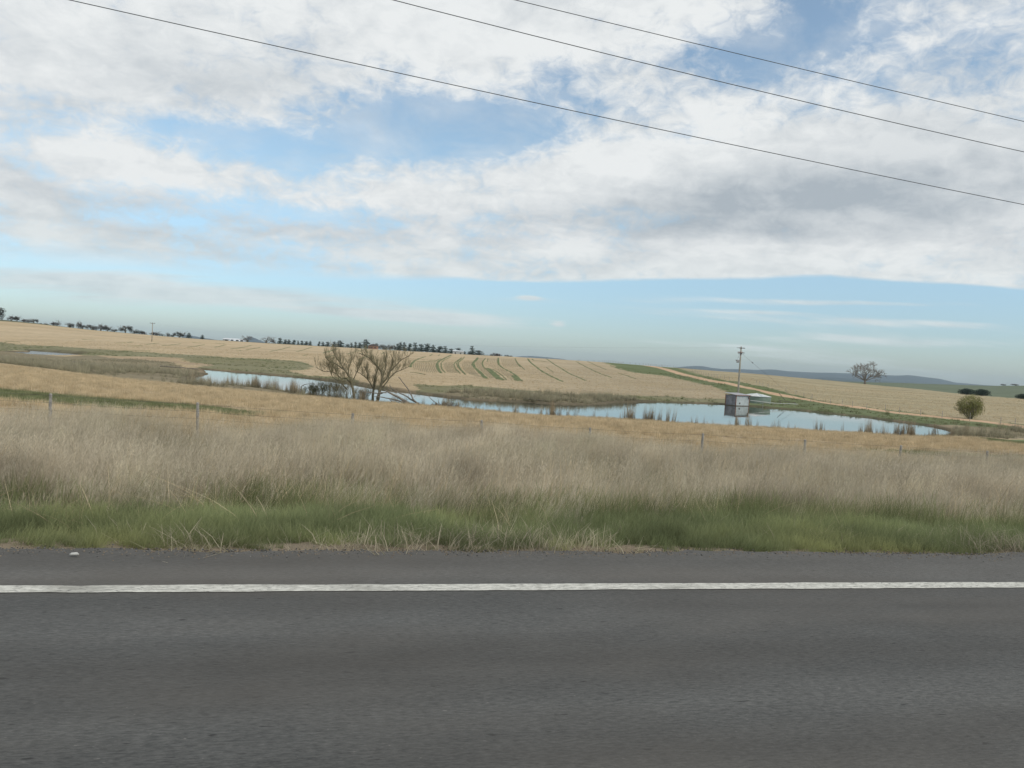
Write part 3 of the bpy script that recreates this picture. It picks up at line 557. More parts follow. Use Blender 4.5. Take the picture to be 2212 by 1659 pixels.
# ---------------------------------------------------------------- mesh helpers
class MB:
    def __init__(s): s.v = []; s.f = []; s.n = 0
    def add(s, v, f):
        s.v.append(np.asarray(v, float).reshape(-1, 3))
        s.f.extend([tuple(i+s.n for i in q) for q in f]); s.n += len(s.v[-1])
    def box(s, c, size, rz=0):
        hx, hy, h_ = size[0]/2, size[1]/2, size[2]/2
        v = np.array([(x, y, z) for z in (-h_, h_) for x, y in ((-hx, -hy), (hx, -hy), (hx, hy), (-hx, hy))])
        cs, sn = math.cos(rz), math.sin(rz)
        v = np.c_[v[:, 0]*cs-v[:, 1]*sn, v[:, 0]*sn+v[:, 1]*cs, v[:, 2]]+np.array(c)
        s.add(v, [(3, 2, 1, 0), (4, 5, 6, 7), (0, 1, 5, 4), (1, 2, 6, 5), (2, 3, 7, 6), (3, 0, 4, 7)])
    def tube(s, pts, rad, n=6, cap=True):
        P = np.array(pts, float); m = len(P)
        R = np.full(m, rad, float) if np.isscalar(rad) else np.array(rad, float)
        T = np.gradient(P, axis=0); T /= (np.linalg.norm(T, axis=1)[:, None]+1e-9)
        ref = np.array([.31, .22, .93]) if abs(T[0][2]) < .8 else np.array([.95, .3, .1])
        V = []
        for i in range(m):
            a = np.cross(T[i], ref); a /= np.linalg.norm(a)+1e-9; b = np.cross(T[i], a)
            for k in range(n):
                th = 2*math.pi*k/n
                V.append(P[i]+R[i]*(a*math.cos(th)+b*math.sin(th)))
        F = [(i*n+k, i*n+(k+1) % n, (i+1)*n+(k+1) % n, (i+1)*n+k) for i in range(m-1) for k in range(n)]
        if cap: F += [tuple(range(n))[::-1], tuple((m-1)*n+k for k in range(n))]
        s.add(V, F)
    def mesh(s, name, mat, smooth_=False, attr=None):
        me = bpy.data.meshes.new(name)
        V = np.concatenate(s.v) if s.v else np.zeros((0, 3))
        me.from_pydata(V.tolist(), [], s.f); me.materials.append(MT[mat])
        if smooth_: me.polygons.foreach_set('use_smooth', [True]*len(me.polygons))
        if attr is not None:
            a = me.attributes.new('tip', 'FLOAT', 'POINT'); a.data.foreach_set('value', np.concatenate(attr).astype(np.float32))
        me.update()
        return me
def link(name, me, parent=None, loc=None, **props):
    o = bpy.data.objects.new(name, me); COL.objects.link(o)
    if parent is not None: o.parent = parent
    if loc is not None: o.location = loc
    for k, v in props.items(): o[k] = v
    return o
def thing(name, label, cat, loc=(0, 0, 0), rz=0, group=None, me=None):
    o = link(name, me, None, loc, label=label, category=cat)
    o.rotation_euler = (0, 0, rz)
    if group: o['group'] = group
    return o
def copy_tree(o):
    c = o.copy(); COL.objects.link(c)
    for ch in list(o.children):
        d = ch.copy(); COL.objects.link(d); d.parent = c
        for g in list(ch.children):
            e = g.copy(); COL.objects.link(e); e.parent = d
    return c

# ---------------------------------------------------------------- land
def build_land():
    azd = np.concatenate([np.arange(-180, -52, 4), np.arange(-52, -37, .6), np.arange(-37, 37, .12), np.arange(37, 52, .6), np.arange(52, 180, 4)])
    az_ = np.radians(azd); na = len(az_)
    r = np.concatenate([np.geomspace(1.2, 28, 60)[:-1], np.arange(28, 86, .8), np.arange(86, 260, .75), np.arange(260, 520, 1.8), np.geomspace(520, 1500, 70)[:-1], np.geomspace(1500, 15000, 26)])
    nr = len(r)
    A, Rr = np.meshgrid(az_, r); X = (Rr*np.sin(A)).ravel(); Y = (Rr*np.cos(A)).ravel()
    Z = height(X, Y)
    R = np.hypot(X, Y); s_, t_ = st(X, Y)
    # ground cover: pick by field outlines, edges loosened
    j = .010*R
    jx = X+j*1.2*fbm(X*.35, Y*.35, 3, 4); jy = Y+j*fbm(X*.30+9, Y*.30, 4, 4)
    n1 = fbm(X*.05, Y*.05, 51, 4)[:, None]; n2 = fbm(X*.4, Y*.4, 52, 3)[:, None]
    tint = np.empty((len(X), 3)); zone = np.zeros(len(X), int)
    def c(*v): return np.array(v)
    # 1 near stubble
    tint[:] = c(.45, .35, .225)+n2*.03
    zone[:] = 1
    far = (R > 104) | (Y > 140)
    k = smooth(-.10, .12, X/np.maximum(Y, 1))[:, None]
    hi = smooth(250, 430, R)[:, None]
    farc = (c(.50, .39, .25)*(1-k)+c(.425, .345, .23)*k)*(.93+.12*hi)+n1*.03
    dn = sdist(X, Y, DATA['ponds'][0])
    behind = far & (Y > 95)
    # anything past the creek line is the far stubble
    creek_x = np.array([-400, -120, -70, -40, -15, 0, 15, 40, 70, 110, 160, 400]); creek_y = np.array([200, 190, 150, 125, 100, 97, 98, 100, 100, 97, 92, 90])
    past = (Y > np.interp(X, creek_x, creek_y)) & (Y > 0)
    tint[past] = farc[past]; zone[past] = 2
    def paint(poly, col, z, soft=0):
        P = np.array(poly); x0, y0 = P.min(0)-15; x1, y1 = P.max(0)+15
        m = (X > x0) & (X < x1) & (Y > y0) & (Y < y1)
        if not m.any(): return
        d = sdist(jx[m], jy[m], poly)
        i = np.where(m)[0][d < 0]
        tint[i] = np.array(col)+n2[i]*.025+n1[i]*.02; zone[i] = z
    Zs = DATA['zones']
    for p in Zs['pale_field']: paint(p, (.375, .315, .20), 3)
    m = (zone == 3); tint[m] += fbm(X*.02+3, Y*.12, 61, 4)[m][:, None]*np.array((.10, .07, .05))
    m = past & (X/np.maximum(Y, 1) > .40) & (R > 300) & (zone != 3)
    tint[m] = c(.15, .175, .115)+n1[m]*.03; zone[m] = 4
    m = (R > 520) & (zone == 2); tint[m] = c(.12, .13, .08)+n1[m]*.03; zone[m] = 4
    m = R > 1500; tint[m] = c(.07, .085, .06); zone[m] = 4
    for p in Zs['bank_green']: paint(p, (.235, .22, .13), 5)
    for p in Zs['track_verge']: paint(p, (.15, .175, .085), 5)
    for p in Zs['marsh']: paint(p, (.255, .215, .14), 6)
    for p in Zs['sand']: paint(p, (.42, .32, .21), 6)
    for p in Zs['near_green_left']+Zs['near_green_right']: paint(p, (.18, .205, .10), 5)
    # mud rim by the water
    mm = (R > 70) & (R < 330) & (Y > 0)
    idx = np.where(mm)[0]
    d = np.minimum(sdist(X[idx], Y[idx], DATA['ponds'][0]), sdist(X[idx], Y[idx], DATA['ponds'][1]))
    w = np.clip(1-d/(2.2+1.2*vnoise(X[idx]*.3, Y[idx]*.3, 8)), 0, 1)[:, None]
    w = np.where(d[:, None] < 0, 1, w)*.8
    tint[idx] = tint[idx]*(1-w)+c(.10, .085, .06)*w
    q = (d < 3.0) & ((zone[idx] == 2) | (zone[idx] == 1)); zone[idx[q]] = 6
    for p in Zs['track']:
        P = np.array(p); m = (X > P[:, 0].min()-5) & (X < P[:, 0].max()+5) & (Y > P[:, 1].min()-5) & (Y < P[:, 1].max()+5)
        i = np.where(m)[0]
        d = sdist(X[i]+.25*fbm(X[i], Y[i], 9, 2), Y[i]+.35*fbm(X[i], Y[i], 19, 2), p); i = i[d < .15]
        tint[i] = c(.56, .385, .25)+n2[i]*.03; zone[i] = 7
    # verge soil under the long grass
    m = (t_ < 27.5+1.5*fbm(X*.2, Y*.2, 71, 3)) & (R < 200)
    tint[m] = c(.13, .13, .075)+n2[m]*.02; zone[m] = 0
    e = m & (t_ < 6.7); tint[e] = c(.26, .21, .15)+n2[e]*.04
    tint = np.clip(tint, .01, .9)
    iA = np.arange(na); jA = (iA+1) % na
    F = []
    for q in range(nr-1):
        F.append(np.stack([q*na+iA, (q+1)*na+iA, (q+1)*na+jA, q*na+jA], 1))
    F = np.concatenate(F)
    fz = zone[F[:, 0]]
    names = {0: 'ground', 1: 'stubble_field', 2: 'stubble_field', 3: 'pale_stubble_field', 4: 'green_pasture', 5: 'grass_bank', 6: 'marsh_bank', 7: 'dirt_track'}
    for z in range(8):
        Fz = F[fz == z]
        if not len(Fz): continue
        u, inv = np.unique(Fz.ravel(), return_inverse=True)
        me = bpy.data.meshes.new(names[z])
        me.vertices.add(len(u)); me.vertices.foreach_set('co', np.c_[X[u], Y[u], Z[u]].astype(np.float32).ravel())
        me.loops.add(len(inv)); me.loops.foreach_set('vertex_index', inv.astype(np.int32))
        me.polygons.add(len(Fz)); me.polygons.foreach_set('loop_start', np.arange(0, len(inv), 4, dtype=np.int32))
        me.polygons.foreach_set('use_smooth', np.ones(len(Fz), bool))
        a = me.color_attributes.new('tint', 'FLOAT_COLOR', 'POINT')
        a.data.foreach_set('color', np.c_[tint[u], np.ones(len(u))].astype(np.float32).ravel())
        me.update(calc_edges=True); me.materials.append(MT['terrain'])
        link(names[z], me, kind='structure')
build_land()

# ---------------------------------------------------------------- water
for wi_, poly in enumerate(DATA['ponds']):
    P = np.array(poly); cen = P.mean(0)
    # one flat sheet reaching a little under the banks
    x0, y0 = P.min(0)-2; x1, y1 = P.max(0)+2
    mb = MB(); mb.add([(x0, y0, WATER_Z), (x1, y0, WATER_Z), (x1, y1, WATER_Z), (x0, y1, WATER_Z)], [(0, 1, 2, 3)])
    link('water', mb.mesh('water', ('water', 'water_wind')[wi_]), kind='structure')

# ---------------------------------------------------------------- road
def build_road():
    sv = np.concatenate([np.arange(-400, -20, 10), np.arange(-20, 45, .12), np.arange(45, 400, 10)])
    edge = 5.86+.10*fbm(sv*.9, sv*0, 81, 4)+.05*vnoise(sv*6, sv*0, 82)
    rows = [np.full_like(sv, -5.5), np.full_like(sv, 2.0), edge-.5, edge, edge+.01]
    zz = [0, .0, 0, -.004, -.06]
    V = []; n = len(sv)
    for t, z in zip(rows, zz):
        x, y = from_st(sv, t); V.append(np.c_[x, y, np.full(n, z)])
    F = [(k*n+i, k*n+i+1, (k+1)*n+i+1, (k+1)*n+i) for k in range(4) for i in range(n-1)]
    mb = MB(); mb.add(np.concatenate(V), F)
    link('road', mb.mesh('road', 'asphalt'), kind='structure')
    a = 4.818+.010*fbm(sv*4, sv*0, 91, 4)+.005*vnoise(sv*14, sv*0, 92); b = 4.955+.010*fbm(sv*4, sv*0, 93, 4)+.005*vnoise(sv*14, sv*0, 94)
    V = []
    for t in (a, b):
        x, y = from_st(sv, t); V.append(np.c_[x, y, np.full(n, .004)])
    mb = MB(); mb.add(np.concatenate(V), [(i, i+1, n+i+1, n+i) for i in range(n-1)])
    link('road_marking', mb.mesh('road_marking', 'road_paint'), kind='structure')
build_road()

# ---------------------------------------------------------------- grass and reeds as scattered tufts
def blade(V, F, A, n0, x, y, h, lean, ang, w, segs=3, curl=1.7, kink=0):
    dx_, dy_ = math.cos(ang), math.sin(ang); px_, py_ = -dy_, dx_
    fa = random.uniform(0, math.pi); px_, py_ = math.cos(fa), math.sin(fa)
    for k in range(segs+1):
        q = k/segs; off = lean*q**curl; ww = w*(1-q*.85)/2
        cx_, cy_, cz_ = x+dx_*off, y+dy_*off, h*q*(1-.12*q*lean/max(h, .01))
        V.append((cx_-px_*ww, cy_-py_*ww, cz_)); V.append((cx_+px_*ww, cy_+py_*ww, cz_)); A += [q, q]
    for k in range(segs):
        b = n0+2*k; F.append((b, b+1, b+3, b+2))
    return n0+2*(segs+1)
def tuft(name, mat, n, hr, spread, lean, w, segs=3, head=0, flop=0.):
    V, F, A = [], [], []; n0 = 0
    bias = random.uniform(-.4, .4)
    for i in range(n):
        r_ = spread*math.sqrt(random.random()); th = random.uniform(0, 2*math.pi)
        h = random.uniform(*hr); x, y = r_*math.cos(th), r_*math.sin(th)
        ln = random.uniform(.1, 1)*lean*h
        if random.random() < flop: ln *= 2.6; h *= .55
        an = random.uniform(0, 2*math.pi) if random.random() < .6 else bias
        n0 = blade(V, F, A, n0, x, y, h, ln, an, w*random.uniform(.6, 1.4), segs)
        if head and random.random() < head:      # loose seed head
            hx, hy = x+math.cos(an)*ln, y+math.sin(an)*ln
            for q in range(5):
                z0 = h*(.80+.05*q); fa = random.uniform(0, 6.28); l = random.uniform(.02, .05)
                V += [(hx-.003, hy, z0), (hx+.003, hy, z0), (hx+l*math.cos(fa), hy+l*math.sin(fa), z0+.05)]; A += [1, 1, 1]
                F.append((n0, n0+1, n0+2)); n0 += 3
    mb = MB(); mb.add(V, F)
    return mb.mesh(name, mat, attr=[np.array(A)])
def scatter(name, meshes, X, Y, sc, label, tiltmax=.15, z=None, scz=None, lean=0.):
    coll = bpy.data.collections.new(name+'_kinds')
    for me in meshes:
        coll.objects.link(bpy.data.objects.new(me.name, me))
    n = len(X); Z = height(X, Y) if z is None else z
    me = bpy.data.meshes.new(name); me.vertices.add(n)
    me.vertices.foreach_set('co', np.c_[X, Y, Z-.01].astype(np.float32).ravel())
    a = me.attributes.new('turn', 'FLOAT_VECTOR', 'POINT')
    rz = rng.uniform(0, 6.28, n); lv = lean*(1+.8*fbm(X*.3, Y*.3, 77, 3)) if lean else np.zeros(n)
    wx = rng.uniform(-tiltmax, tiltmax, n)+lv*NX; wy = rng.uniform(-tiltmax, tiltmax, n)+lv*NY
    a.data.foreach_set('vector', np.c_[wx*np.cos(rz)+wy*np.sin(rz), -wx*np.sin(rz)+wy*np.cos(rz), rz].astype(np.float32).ravel())
    a = me.attributes.new('size', 'FLOAT_VECTOR', 'POINT')
    szz = sc if scz is None else scz
    a.data.foreach_set('vector', np.c_[sc, sc, szz].astype(np.float32).ravel())
    a = me.attributes.new('pick', 'INT', 'POINT'); a.data.foreach_set('value', rng.integers(0, len(meshes), n).astype(np.int32))
    ng = bpy.data.node_groups.new(name, 'GeometryNodeTree')
    ng.interface.new_socket('Geometry', in_out='INPUT', socket_type='NodeSocketGeometry')
    ng.interface.new_socket('Geometry', in_out='OUTPUT', socket_type='NodeSocketGeometry')
    g = NT(ng); gi = g.new('NodeGroupInput'); go = g.new('NodeGroupOutput')
    ci = g.new('GeometryNodeCollectionInfo'); ci.inputs[0].default_value = coll; ci.inputs['Separate Children'].default_value = True; ci.inputs['Reset Children'].default_value = True
    ip = g.new('GeometryNodeInstanceOnPoints'); ip.inputs['Pick Instance'].default_value = True
    def attr(nm, ty):
        nd = g.new('GeometryNodeInputNamedAttribute'); nd.data_type = ty; nd.inputs[0].default_value = nm
        return [o for o in nd.outputs if o.enabled][0]
    g.l.new(gi.outputs[0], ip.inputs['Points']); g.l.new(ci.outputs[0], ip.inputs['Instance'])
    g.l.new(attr('pick', 'INT'), ip.inputs['Instance Index'])
    er = g.new('FunctionNodeEulerToRotation'); g.l.new(attr('turn', 'FLOAT_VECTOR'), er.inputs[0]); g.l.new(er.outputs[0], ip.inputs['Rotation'])
    g.l.new(attr('size', 'FLOAT_VECTOR'), ip.inputs['Scale'])
    g.l.new(ip.outputs[0], go.inputs[0])
    o = link(name, me, kind='stuff', label=label)
    md = o.modifiers.new('scatter', 'NODES'); md.node_group = ng
    return o
def area_st(n, s0, s1, t0, t1):
    s_ = rng.uniform(s0, s1, n); t_ = rng.uniform(t0, t1, n)
    x, y = from_st(s_, t_)
    k = (y > 1) & (np.abs(x/np.maximum(y, .1)) < .86)
    return x[k], y[k], t_[k]
def area_wedge(n, y0, y1, a=.74):
    y = np.sqrt(rng.uniform(y0*y0, y1*y1, n)); x = y*rng.uniform(-a, a, n)
    return x, y
def inside(x, y, polys, j=.6):
    m = np.zeros(len(x), bool)
    xx = x+j*fbm(x*.6, y*.6, 3, 3); yy = y+j*fbm(x*.6+5, y*.6, 4, 3)
    for p in polys: m |= sdist(xx, yy, p) < 0
    return m

def build_grass():
    tall = [tuft('tall_tuft', 'dry_grass', 60, (.35, .95), .16, .45, .0042, 3, .5, .12) for _ in range(9)]
    # long dry grass on the verge
    x, y, t_ = area_st(82000, -34, 62, 7.3, 27.8)
    dn = fbm(x*.35, y*.35, 101, 3); keep = rng.random(len(x)) < np.clip(.58+dn*2.1, .06, 1)*np.clip((t_-7.6+1.6*fbm(x*.5, y*.5, 103, 3))/2.4, .05, 1)*np.clip(1.25-t_/60, .4, 1)
    x, y, t_ = x[keep], y[keep], t_[keep]
    s_ = .55+.34*smooth(8, 13, t_)+.42*fbm(x*.40, y*.40, 102, 4)+rng.normal(0, .12, len(x))
    s_ *= 1-.12*smooth(24, 28, t_)
    scatter('dry_grass', tall, x, y, np.clip(s_, .28, 1.32), 'long grey-brown dry grass filling the road verge up to the wire fence', .26, lean=.22)
    # green understorey between the dry stems
    gt = [tuft('green_tuft', 'green_grass', 46, (.15, .42), .15, .5, .006, 3, 0, .15) for _ in range(7)]
    x, y, t_ = area_st(40000, -30, 55, 7.6, 20)
    dn = fbm(x*.30, y*.42, 111, 3); keep = rng.random(len(x)) < np.clip(.10+dn*2.2+.5*(1-smooth(8, 11.5, t_)), .0, 1)*np.clip(1.45-t_/15, .03, 1)
    x, y, t_ = x[keep], y[keep], t_[keep]
    scatter('green_undergrowth', gt, x, y, rng.uniform(.8, 1.45, len(x)), 'green grass showing low down between the long dry stems', .2, lean=.2)
    # soft green strip along the asphalt
    vg = [tuft('verge_tuft', 'verge_green', 52, (.08, .24), .12, .75, .005, 3, 0, .3) for _ in range(8)]
    x, y, t_ = area_st(34000, -16, 30, 5.95, 9.0)
    e = fbm(x*.8, y*.8, 121, 3)
    keep = (rng.random(len(x)) < np.clip((t_-5.92+e*.55)/.55, 0, 1)*np.clip((8.9+1.3*fbm(x*.4, y*.4, 122, 3)-t_)/1.2, 0, 1)*np.clip(.8+e*1.3, .12, 1))
    x, y, t_ = x[keep], y[keep], t_[keep]
    s_ = .48+.75*smooth(6.0, 7.6, t_)+.25*e[keep]+rng.normal(0, .08, len(x))
    scatter('verge_grass', vg, x, y, np.clip(s_, .25, 1.7), 'soft green grass growing along the edge of the asphalt', .3, lean=.2)
    # straw coloured low litter by the edge
    lt = [tuft('litter_tuft', 'dry_grass', 14, (.04, .16), .16, 1.6, .005, 2) for _ in range(4)]
    x, y, t_ = area_st(15000, -16, 30, 5.8, 9.5)
    e = fbm(x*.6, y*.6, 131, 3); keep = rng.random(len(x)) < np.clip(.3+e*1.3, 0, 1)
    x, y, t_ = x[keep], y[keep], t_[keep]
    scatter('dry_litter', lt, x, y, rng.uniform(.6, 1.5, len(x)), 'pale dead stalks lying low among the green edge grass', .3)
    # pale bent canes standing out of the front of the long grass
    cn = [tuft('cane_tuft', 'straw', 5, (.25, .62), .25, 1.7, .0068, 4) for _ in range(6)]
    x, y, t_ = area_st(3000, -16, 34, 7.2, 13)
    keep = rng.random(len(x)) < .55; x, y, t_ = x[keep], y[keep], t_[keep]
    scatter('bent_stalks', cn, x, y, rng.uniform(.6, 1.2, len(x)), 'pale bent dead stalks leaning out of the front of the long grass', .6)
    # single taller pale stems with loose heads, standing out of the mass
    tl = [tuft('stem_tuft', 'straw', 5, (.7, 1.2), .12, .6, .010, 4, 1.0, 0) for _ in range(6)]
    x, y, t_ = area_st(15000, -30, 55, 8.6, 27)
    keep = rng.random(len(x)) < np.clip(.30+fbm(x*.3, y*.3, 104, 3)*1.5, .04, 1); x, y, t_ = x[keep], y[keep], t_[keep]
    scatter('tall_stems', tl, x, y, rng.uniform(.55, 1.0, len(x))*(.85+.15*smooth(9, 14, t_)), 'pale taller grass stems with loose seed heads above the verge grass', .25, lean=.28)
    # loose chippings and dirt along the ragged seal edge
    mb = MB()
    gm = []
    for k in range(5):
        mb = MB(); r_ = np.random.default_rng(k); mb.tube([(0, 0, -.003), (.001, 0, .004), (0, .001, .010)], [.006, .009, .004], 6); m_ = mb.mesh('chipping', ('stone_grey', 'stone_brown', 'stone_grey', 'stone_dark', 'stone_brown')[k]); gm.append(m_)
    s_ = rng.uniform(-6, 14, 9000); t_ = 5.86+rng.normal(0, .10, 9000)+.10*fbm(s_*.9, s_*0, 81, 4); x, y = from_st(s_, t_)
    scatter('gravel', gm, x, y, rng.uniform(.25, .95, len(x)), 'loose chippings and dirt along the ragged asphalt edge', .4, z=np.where(t_ < 5.86, .004, -.03))
    # near stubble
    sb = [tuft('stubble_tuft', 'straw', 30, (.10, .30), .28, .35, .011, 2) for _ in range(7)]
    x, y = area_wedge(95000, 24, 112)
    s_, t_ = st(x, y)
    creek = np.interp(x, [-120, -80, -50, -30, -15, 0, 15, 70, 110], [115, 106, 96, 87, 84.5, 82.5, 82, 82, 78])
    keep = (t_ > 27) & (y < creek+rng.normal(0, .4, len(x)))
    gz = DATA['zones']['near_green_left']+DATA['zones']['near_green_right']
    keep &= ~inside(x, y, gz)
    keep &= sdist(x, y, DATA['ponds'][0]) > 1.0
    keep &= ~inside(x, y, DATA['zones']['marsh'])
    dn = fbm(x*.25, y*.25, 141, 4); keep &= rng.random(len(x)) < np.clip(.72+dn*.9, .12, 1)
    x, y = x[keep], y[keep]
    scatter('stubble', sb, x, y, rng.uniform(.6, 1.35, len(x)), 'cut straw stubble of the near paddock', .2)
    # green strips in and beside the stubble
    gg = [tuft('paddock_tuft', 'paddock_green', 26, (.08, .22), .3, .5, .012, 2) for _ in range(5)]
    x, y = area_wedge(60000, 26, 80, .76); keep = inside(x, y, gz); x, y = x[keep], y[keep]
    scatter('paddock_grass', gg, x, y, rng.uniform(.5, 1.1, len(x)), 'fresh green grass strip in the near paddock')
    # reeds along the near shore of the water
    rd = [tuft('reed_tuft', 'reed', 26, (.4, 1.5), .24, .13, .026, 3) for _ in range(8)]
    XS, YS, SS = [], [], []
    for line, dens_, hs in ((DATA['reed_line'], 3.6, 1.15), (DATA['reed_line_left'], 5.0, 1.15)):
        L = np.array(line)
        for a, b in zip(L[:-1], L[1:]):
            ln = np.hypot(*(b-a)); n = int(ln*dens_*1.3)
            if n < 1: continue
            q = rng.random(n); px_ = a[0]+(b[0]-a[0])*q; py_ = a[1]+(b[1]-a[1])*q-rng.uniform(-.35, 1.3, n)
            cl = fbm(px_*.55, py_*0+3, 151, 4); kp = rng.random(n) < np.clip(.55+cl*1.5, .16, 1)
            XS.append(px_[kp]); YS.append(py_[kp]); SS.append(np.clip(hs*(.55+.9*np.clip(cl[kp]+.25, 0, 1))*rng.uniform(.45, 1.35, kp.sum()), .2, 1.5))
    x, y, s_ = map(np.concatenate, (XS, YS, SS))
    kp = ~((x > -16) & (x < -8.5) & (rng.random(len(x)) < .85)); x, y, s_ = x[kp], y[kp], s_[kp]
    scatter('reeds', rd, x, y, s_*.8, 'brown reeds standing along the near edge of the water', .1, scz=s_)
    # low fringe so the shore line is ragged
    fr = [tuft('fringe_tuft', 'rush', 22, (.10, .32), .3, .5, .018, 2) for _ in range(5)]
    XS, YS = [], []
    for line in (DATA['reed_line'], DATA['reed_line_left']):
        L = np.array(line)
        for a, b in zip(L[:-1], L[1:]):
            n = int(np.hypot(*(b-a))*9); q = rng.random(n)
            XS.append(a[0]+(b[0]-a[0])*q); YS.append(a[1]+(b[1]-a[1])*q-rng.uniform(-.1, 1.6, n))
    x, y = map(np.concatenate, (XS, YS))
    scatter('shore_grass', fr, x, y, rng.uniform(.5, 1.2, len(x)), 'low dull grass fringe on the near shore')
    # rushes on the marsh
    rs = [tuft('rush_tuft', 'rush', 26, (.3, 1.15), .32, .22, .024, 2) for _ in range(8)]
    P = np.concatenate([np.array(p) for p in DATA['zones']['marsh']])
    n = 90000; x = rng.uniform(P[:, 0].min(), P[:, 0].max(), n); y = rng.uniform(P[:, 1].min(), P[:, 1].max(), n)
    keep = inside(x, y, DATA['zones']['marsh']) & (np.abs(x/y) < .8)
    for p in DATA['ponds']: keep &= sdist(x, y, p) > .2
    dn = fbm(x*.10, y*.16, 161, 4); keep &= rng.random(n) < np.clip(.50+dn*1.9, .04, 1)*np.clip(1.5-y/260, .4, 1)
    x, y = x[keep], y[keep]
    fx_ = (x < 0) & (y > 140)
    kp = ~(fx_ & (x < -95) & (y < 205) & (y > 165)); x, y, fx_ = x[kp], y[kp], fx_[kp]
    scatter('rushes', rs, x, y, rng.uniform(.35, 1.15, len(x))*np.where(fx_, .45, 1.0), 'dull brown rushes and dead grass on the marshy creek flat')
    # tufts on the far bank
    bt = [tuft('bank_tuft', 'bank_tuft', 30, (.15, .5), .4, .5, .03, 2) for _ in range(6)]
    allb = DATA['zones']['bank_green']+DATA['zones']['track_verge']
    P = np.concatenate([np.array(p) for p in allb]); n = 52000
    y = rng.uniform(85, 330, n); x = y*rng.uniform(-.8, .8, n)
    keep = inside(x, y, allb) & ~inside(x, y, DATA['zones']['track'], .2) & ~inside(x, y+1.5, DATA['zones']['track'], .2) & ~inside(x, y+3.5, DATA['zones']['track'], .2)
    for p in DATA['ponds']: keep &= sdist(x, y, p) > .3
    dn = fbm(x*.12, y*.2, 171, 4); keep &= rng.random(n) < np.clip(.22+dn*1.4, .02, 1)
    x, y = x[keep], y[keep]
    scatter('bank_grass', bt, x, y, rng.uniform(.4, 1.1, len(x)), 'rough grass tufts on the banks beyond the water')
    # sparse tall stubble clumps in the far paddocks
    x, y = area_wedge(30000, 100, 300, .8)
    zs = sum((DATA['zones'][k] for k in ('bank_green', 'track_verge', 'marsh', 'track', 'sand')), [])
    keep = ~inside(x, y, zs) & (sdist(x, y, DATA['ponds'][0]) > 2) & (sdist(x, y, DATA['ponds'][1]) > 2)
    keep &= y > np.interp(x, [-120, -80, -50, -30, -15, 0, 15, 70, 110], [190, 170, 130, 118, 110, 108, 110, 135, 100])
    x, y = x[keep], y[keep]
    scatter('far_stubble', sb, x, y, rng.uniform(.5, 1.2, len(x)), 'thin pale straw stubble across the paddock beyond the water')
build_grass()

# ---------------------------------------------------------------- crop rows on the hillside
def ribbons(name, lines, mat, label, hgt, default_w=None, jitter=.15):
    mb = MB()
    for ln in lines:
        pts, w = ln if default_w is None else (ln, default_w)
        P = np.array(pts, float)
        if len(P) < 2: continue
        seg = np.hypot(*np.diff(P, axis=0).T); L = np.r_[0, np.cumsum(seg)]
        n = max(4, int(L[-1]/1.5)); q = np.linspace(0, L[-1], n)
        x = np.interp(q, L, P[:, 0]); y = np.interp(q, L, P[:, 1])
        if n > 12:
            k = np.hanning(9); k /= k.sum(); x = np.convolve(np.pad(x, 4, mode='edge'), k, 'valid'); y = np.convolve(np.pad(y, 4, mode='edge'), k, 'valid')
        if default_w is None: w = w*.68
        tx, ty = np.gradient(x), np.gradient(y); l_ = np.hypot(tx, ty)+1e-9; nx_, ny_ = -ty/l_, tx/l_
        ww = w*(1+.45*fbm(q*.25, q*0+P[0, 0], 5, 3))*np.clip(np.minimum(q, L[-1]-q)/3, .15, 1)
        hh = hgt*(1+.5*vnoise(q*.8, q*0, 6))
        V = []
        for k in (-1, -.4, .4, 1):
            xx = x+nx_*ww*k/2; yy = y+ny_*ww*k/2; zz = height(xx, yy)+(hh if abs(k) < 1 else -.03)
            V.append(np.c_[xx, yy, zz])
        F = [(r*n+i, r*n+i+1, (r+1)*n+i+1, (r+1)*n+i) for r in range(3) for i in range(n-1)]
        mb.add(np.concatenate(V), F)
    link(name, mb.mesh(name, mat, True), kind='stuff', label=label)
ribbons('green_crop_lines', DATA['strips'], 'regrowth', 'curving lines of green regrowth in the hillside stubble', .10)
ribbons('seed_rows', DATA['rows'], 'seed_row', 'fine parallel seeding rows curving over the stubble hill', .05, .30)

# ---------------------------------------------------------------- branches and trees
def rot_about(v, axis, a):
    axis = axis/np.linalg.norm(axis); c_, s_ = math.cos(a), math.sin(a)
    return v*c_+np.cross(axis, v)*s_+axis*np.dot(axis, v)*(1-c_)
def grow(out, p, d, L, r, lev, maxlev, R_, up=.15, spread=.6, nb=(2, 4), wob=.25, shrink=.68):
    n = 4; pts = [p]; d = d/np.linalg.norm(d)
    for i in range(n):
        d = d+R_.normal(0, wob, 3)*.45; d[2] += up*.3; d /= np.linalg.norm(d)
        pts.append(pts[-1]+d*L/n)
    rr = np.linspace(r, r*.55, n+1)
    out.append((pts, rr, lev))
    if lev >= maxlev: return
    for k in range(R_.integers(nb[0], nb[1]+1)):
        q = R_.uniform(.35, 1.0); i = min(n-1, int(q*n)); b = pts[i]+(pts[i+1]-pts[i])*(q*n-i)
        ax = R_.normal(0, 1, 3); ax -= d*np.dot(ax, d)
        nd = rot_about(d, ax, R_.uniform(.5, 1.2)*spread)
        grow(out, b, nd, L*R_.uniform(.55, .9)*shrink/.68, r*.55*R_.uniform(.7, 1), lev+1, maxlev, R_, up, spread, nb, wob, shrink)
def branch_mesh(name, out, mat, minr=.006, nmax=6):
    mb = MB()
    for pts, rr, lev in out:
        mb.tube(pts, np.maximum(rr, minr), nmax if lev == 0 else (4 if lev < 3 else 3), cap=lev < 2)
    return mb.mesh(name, mat, True)
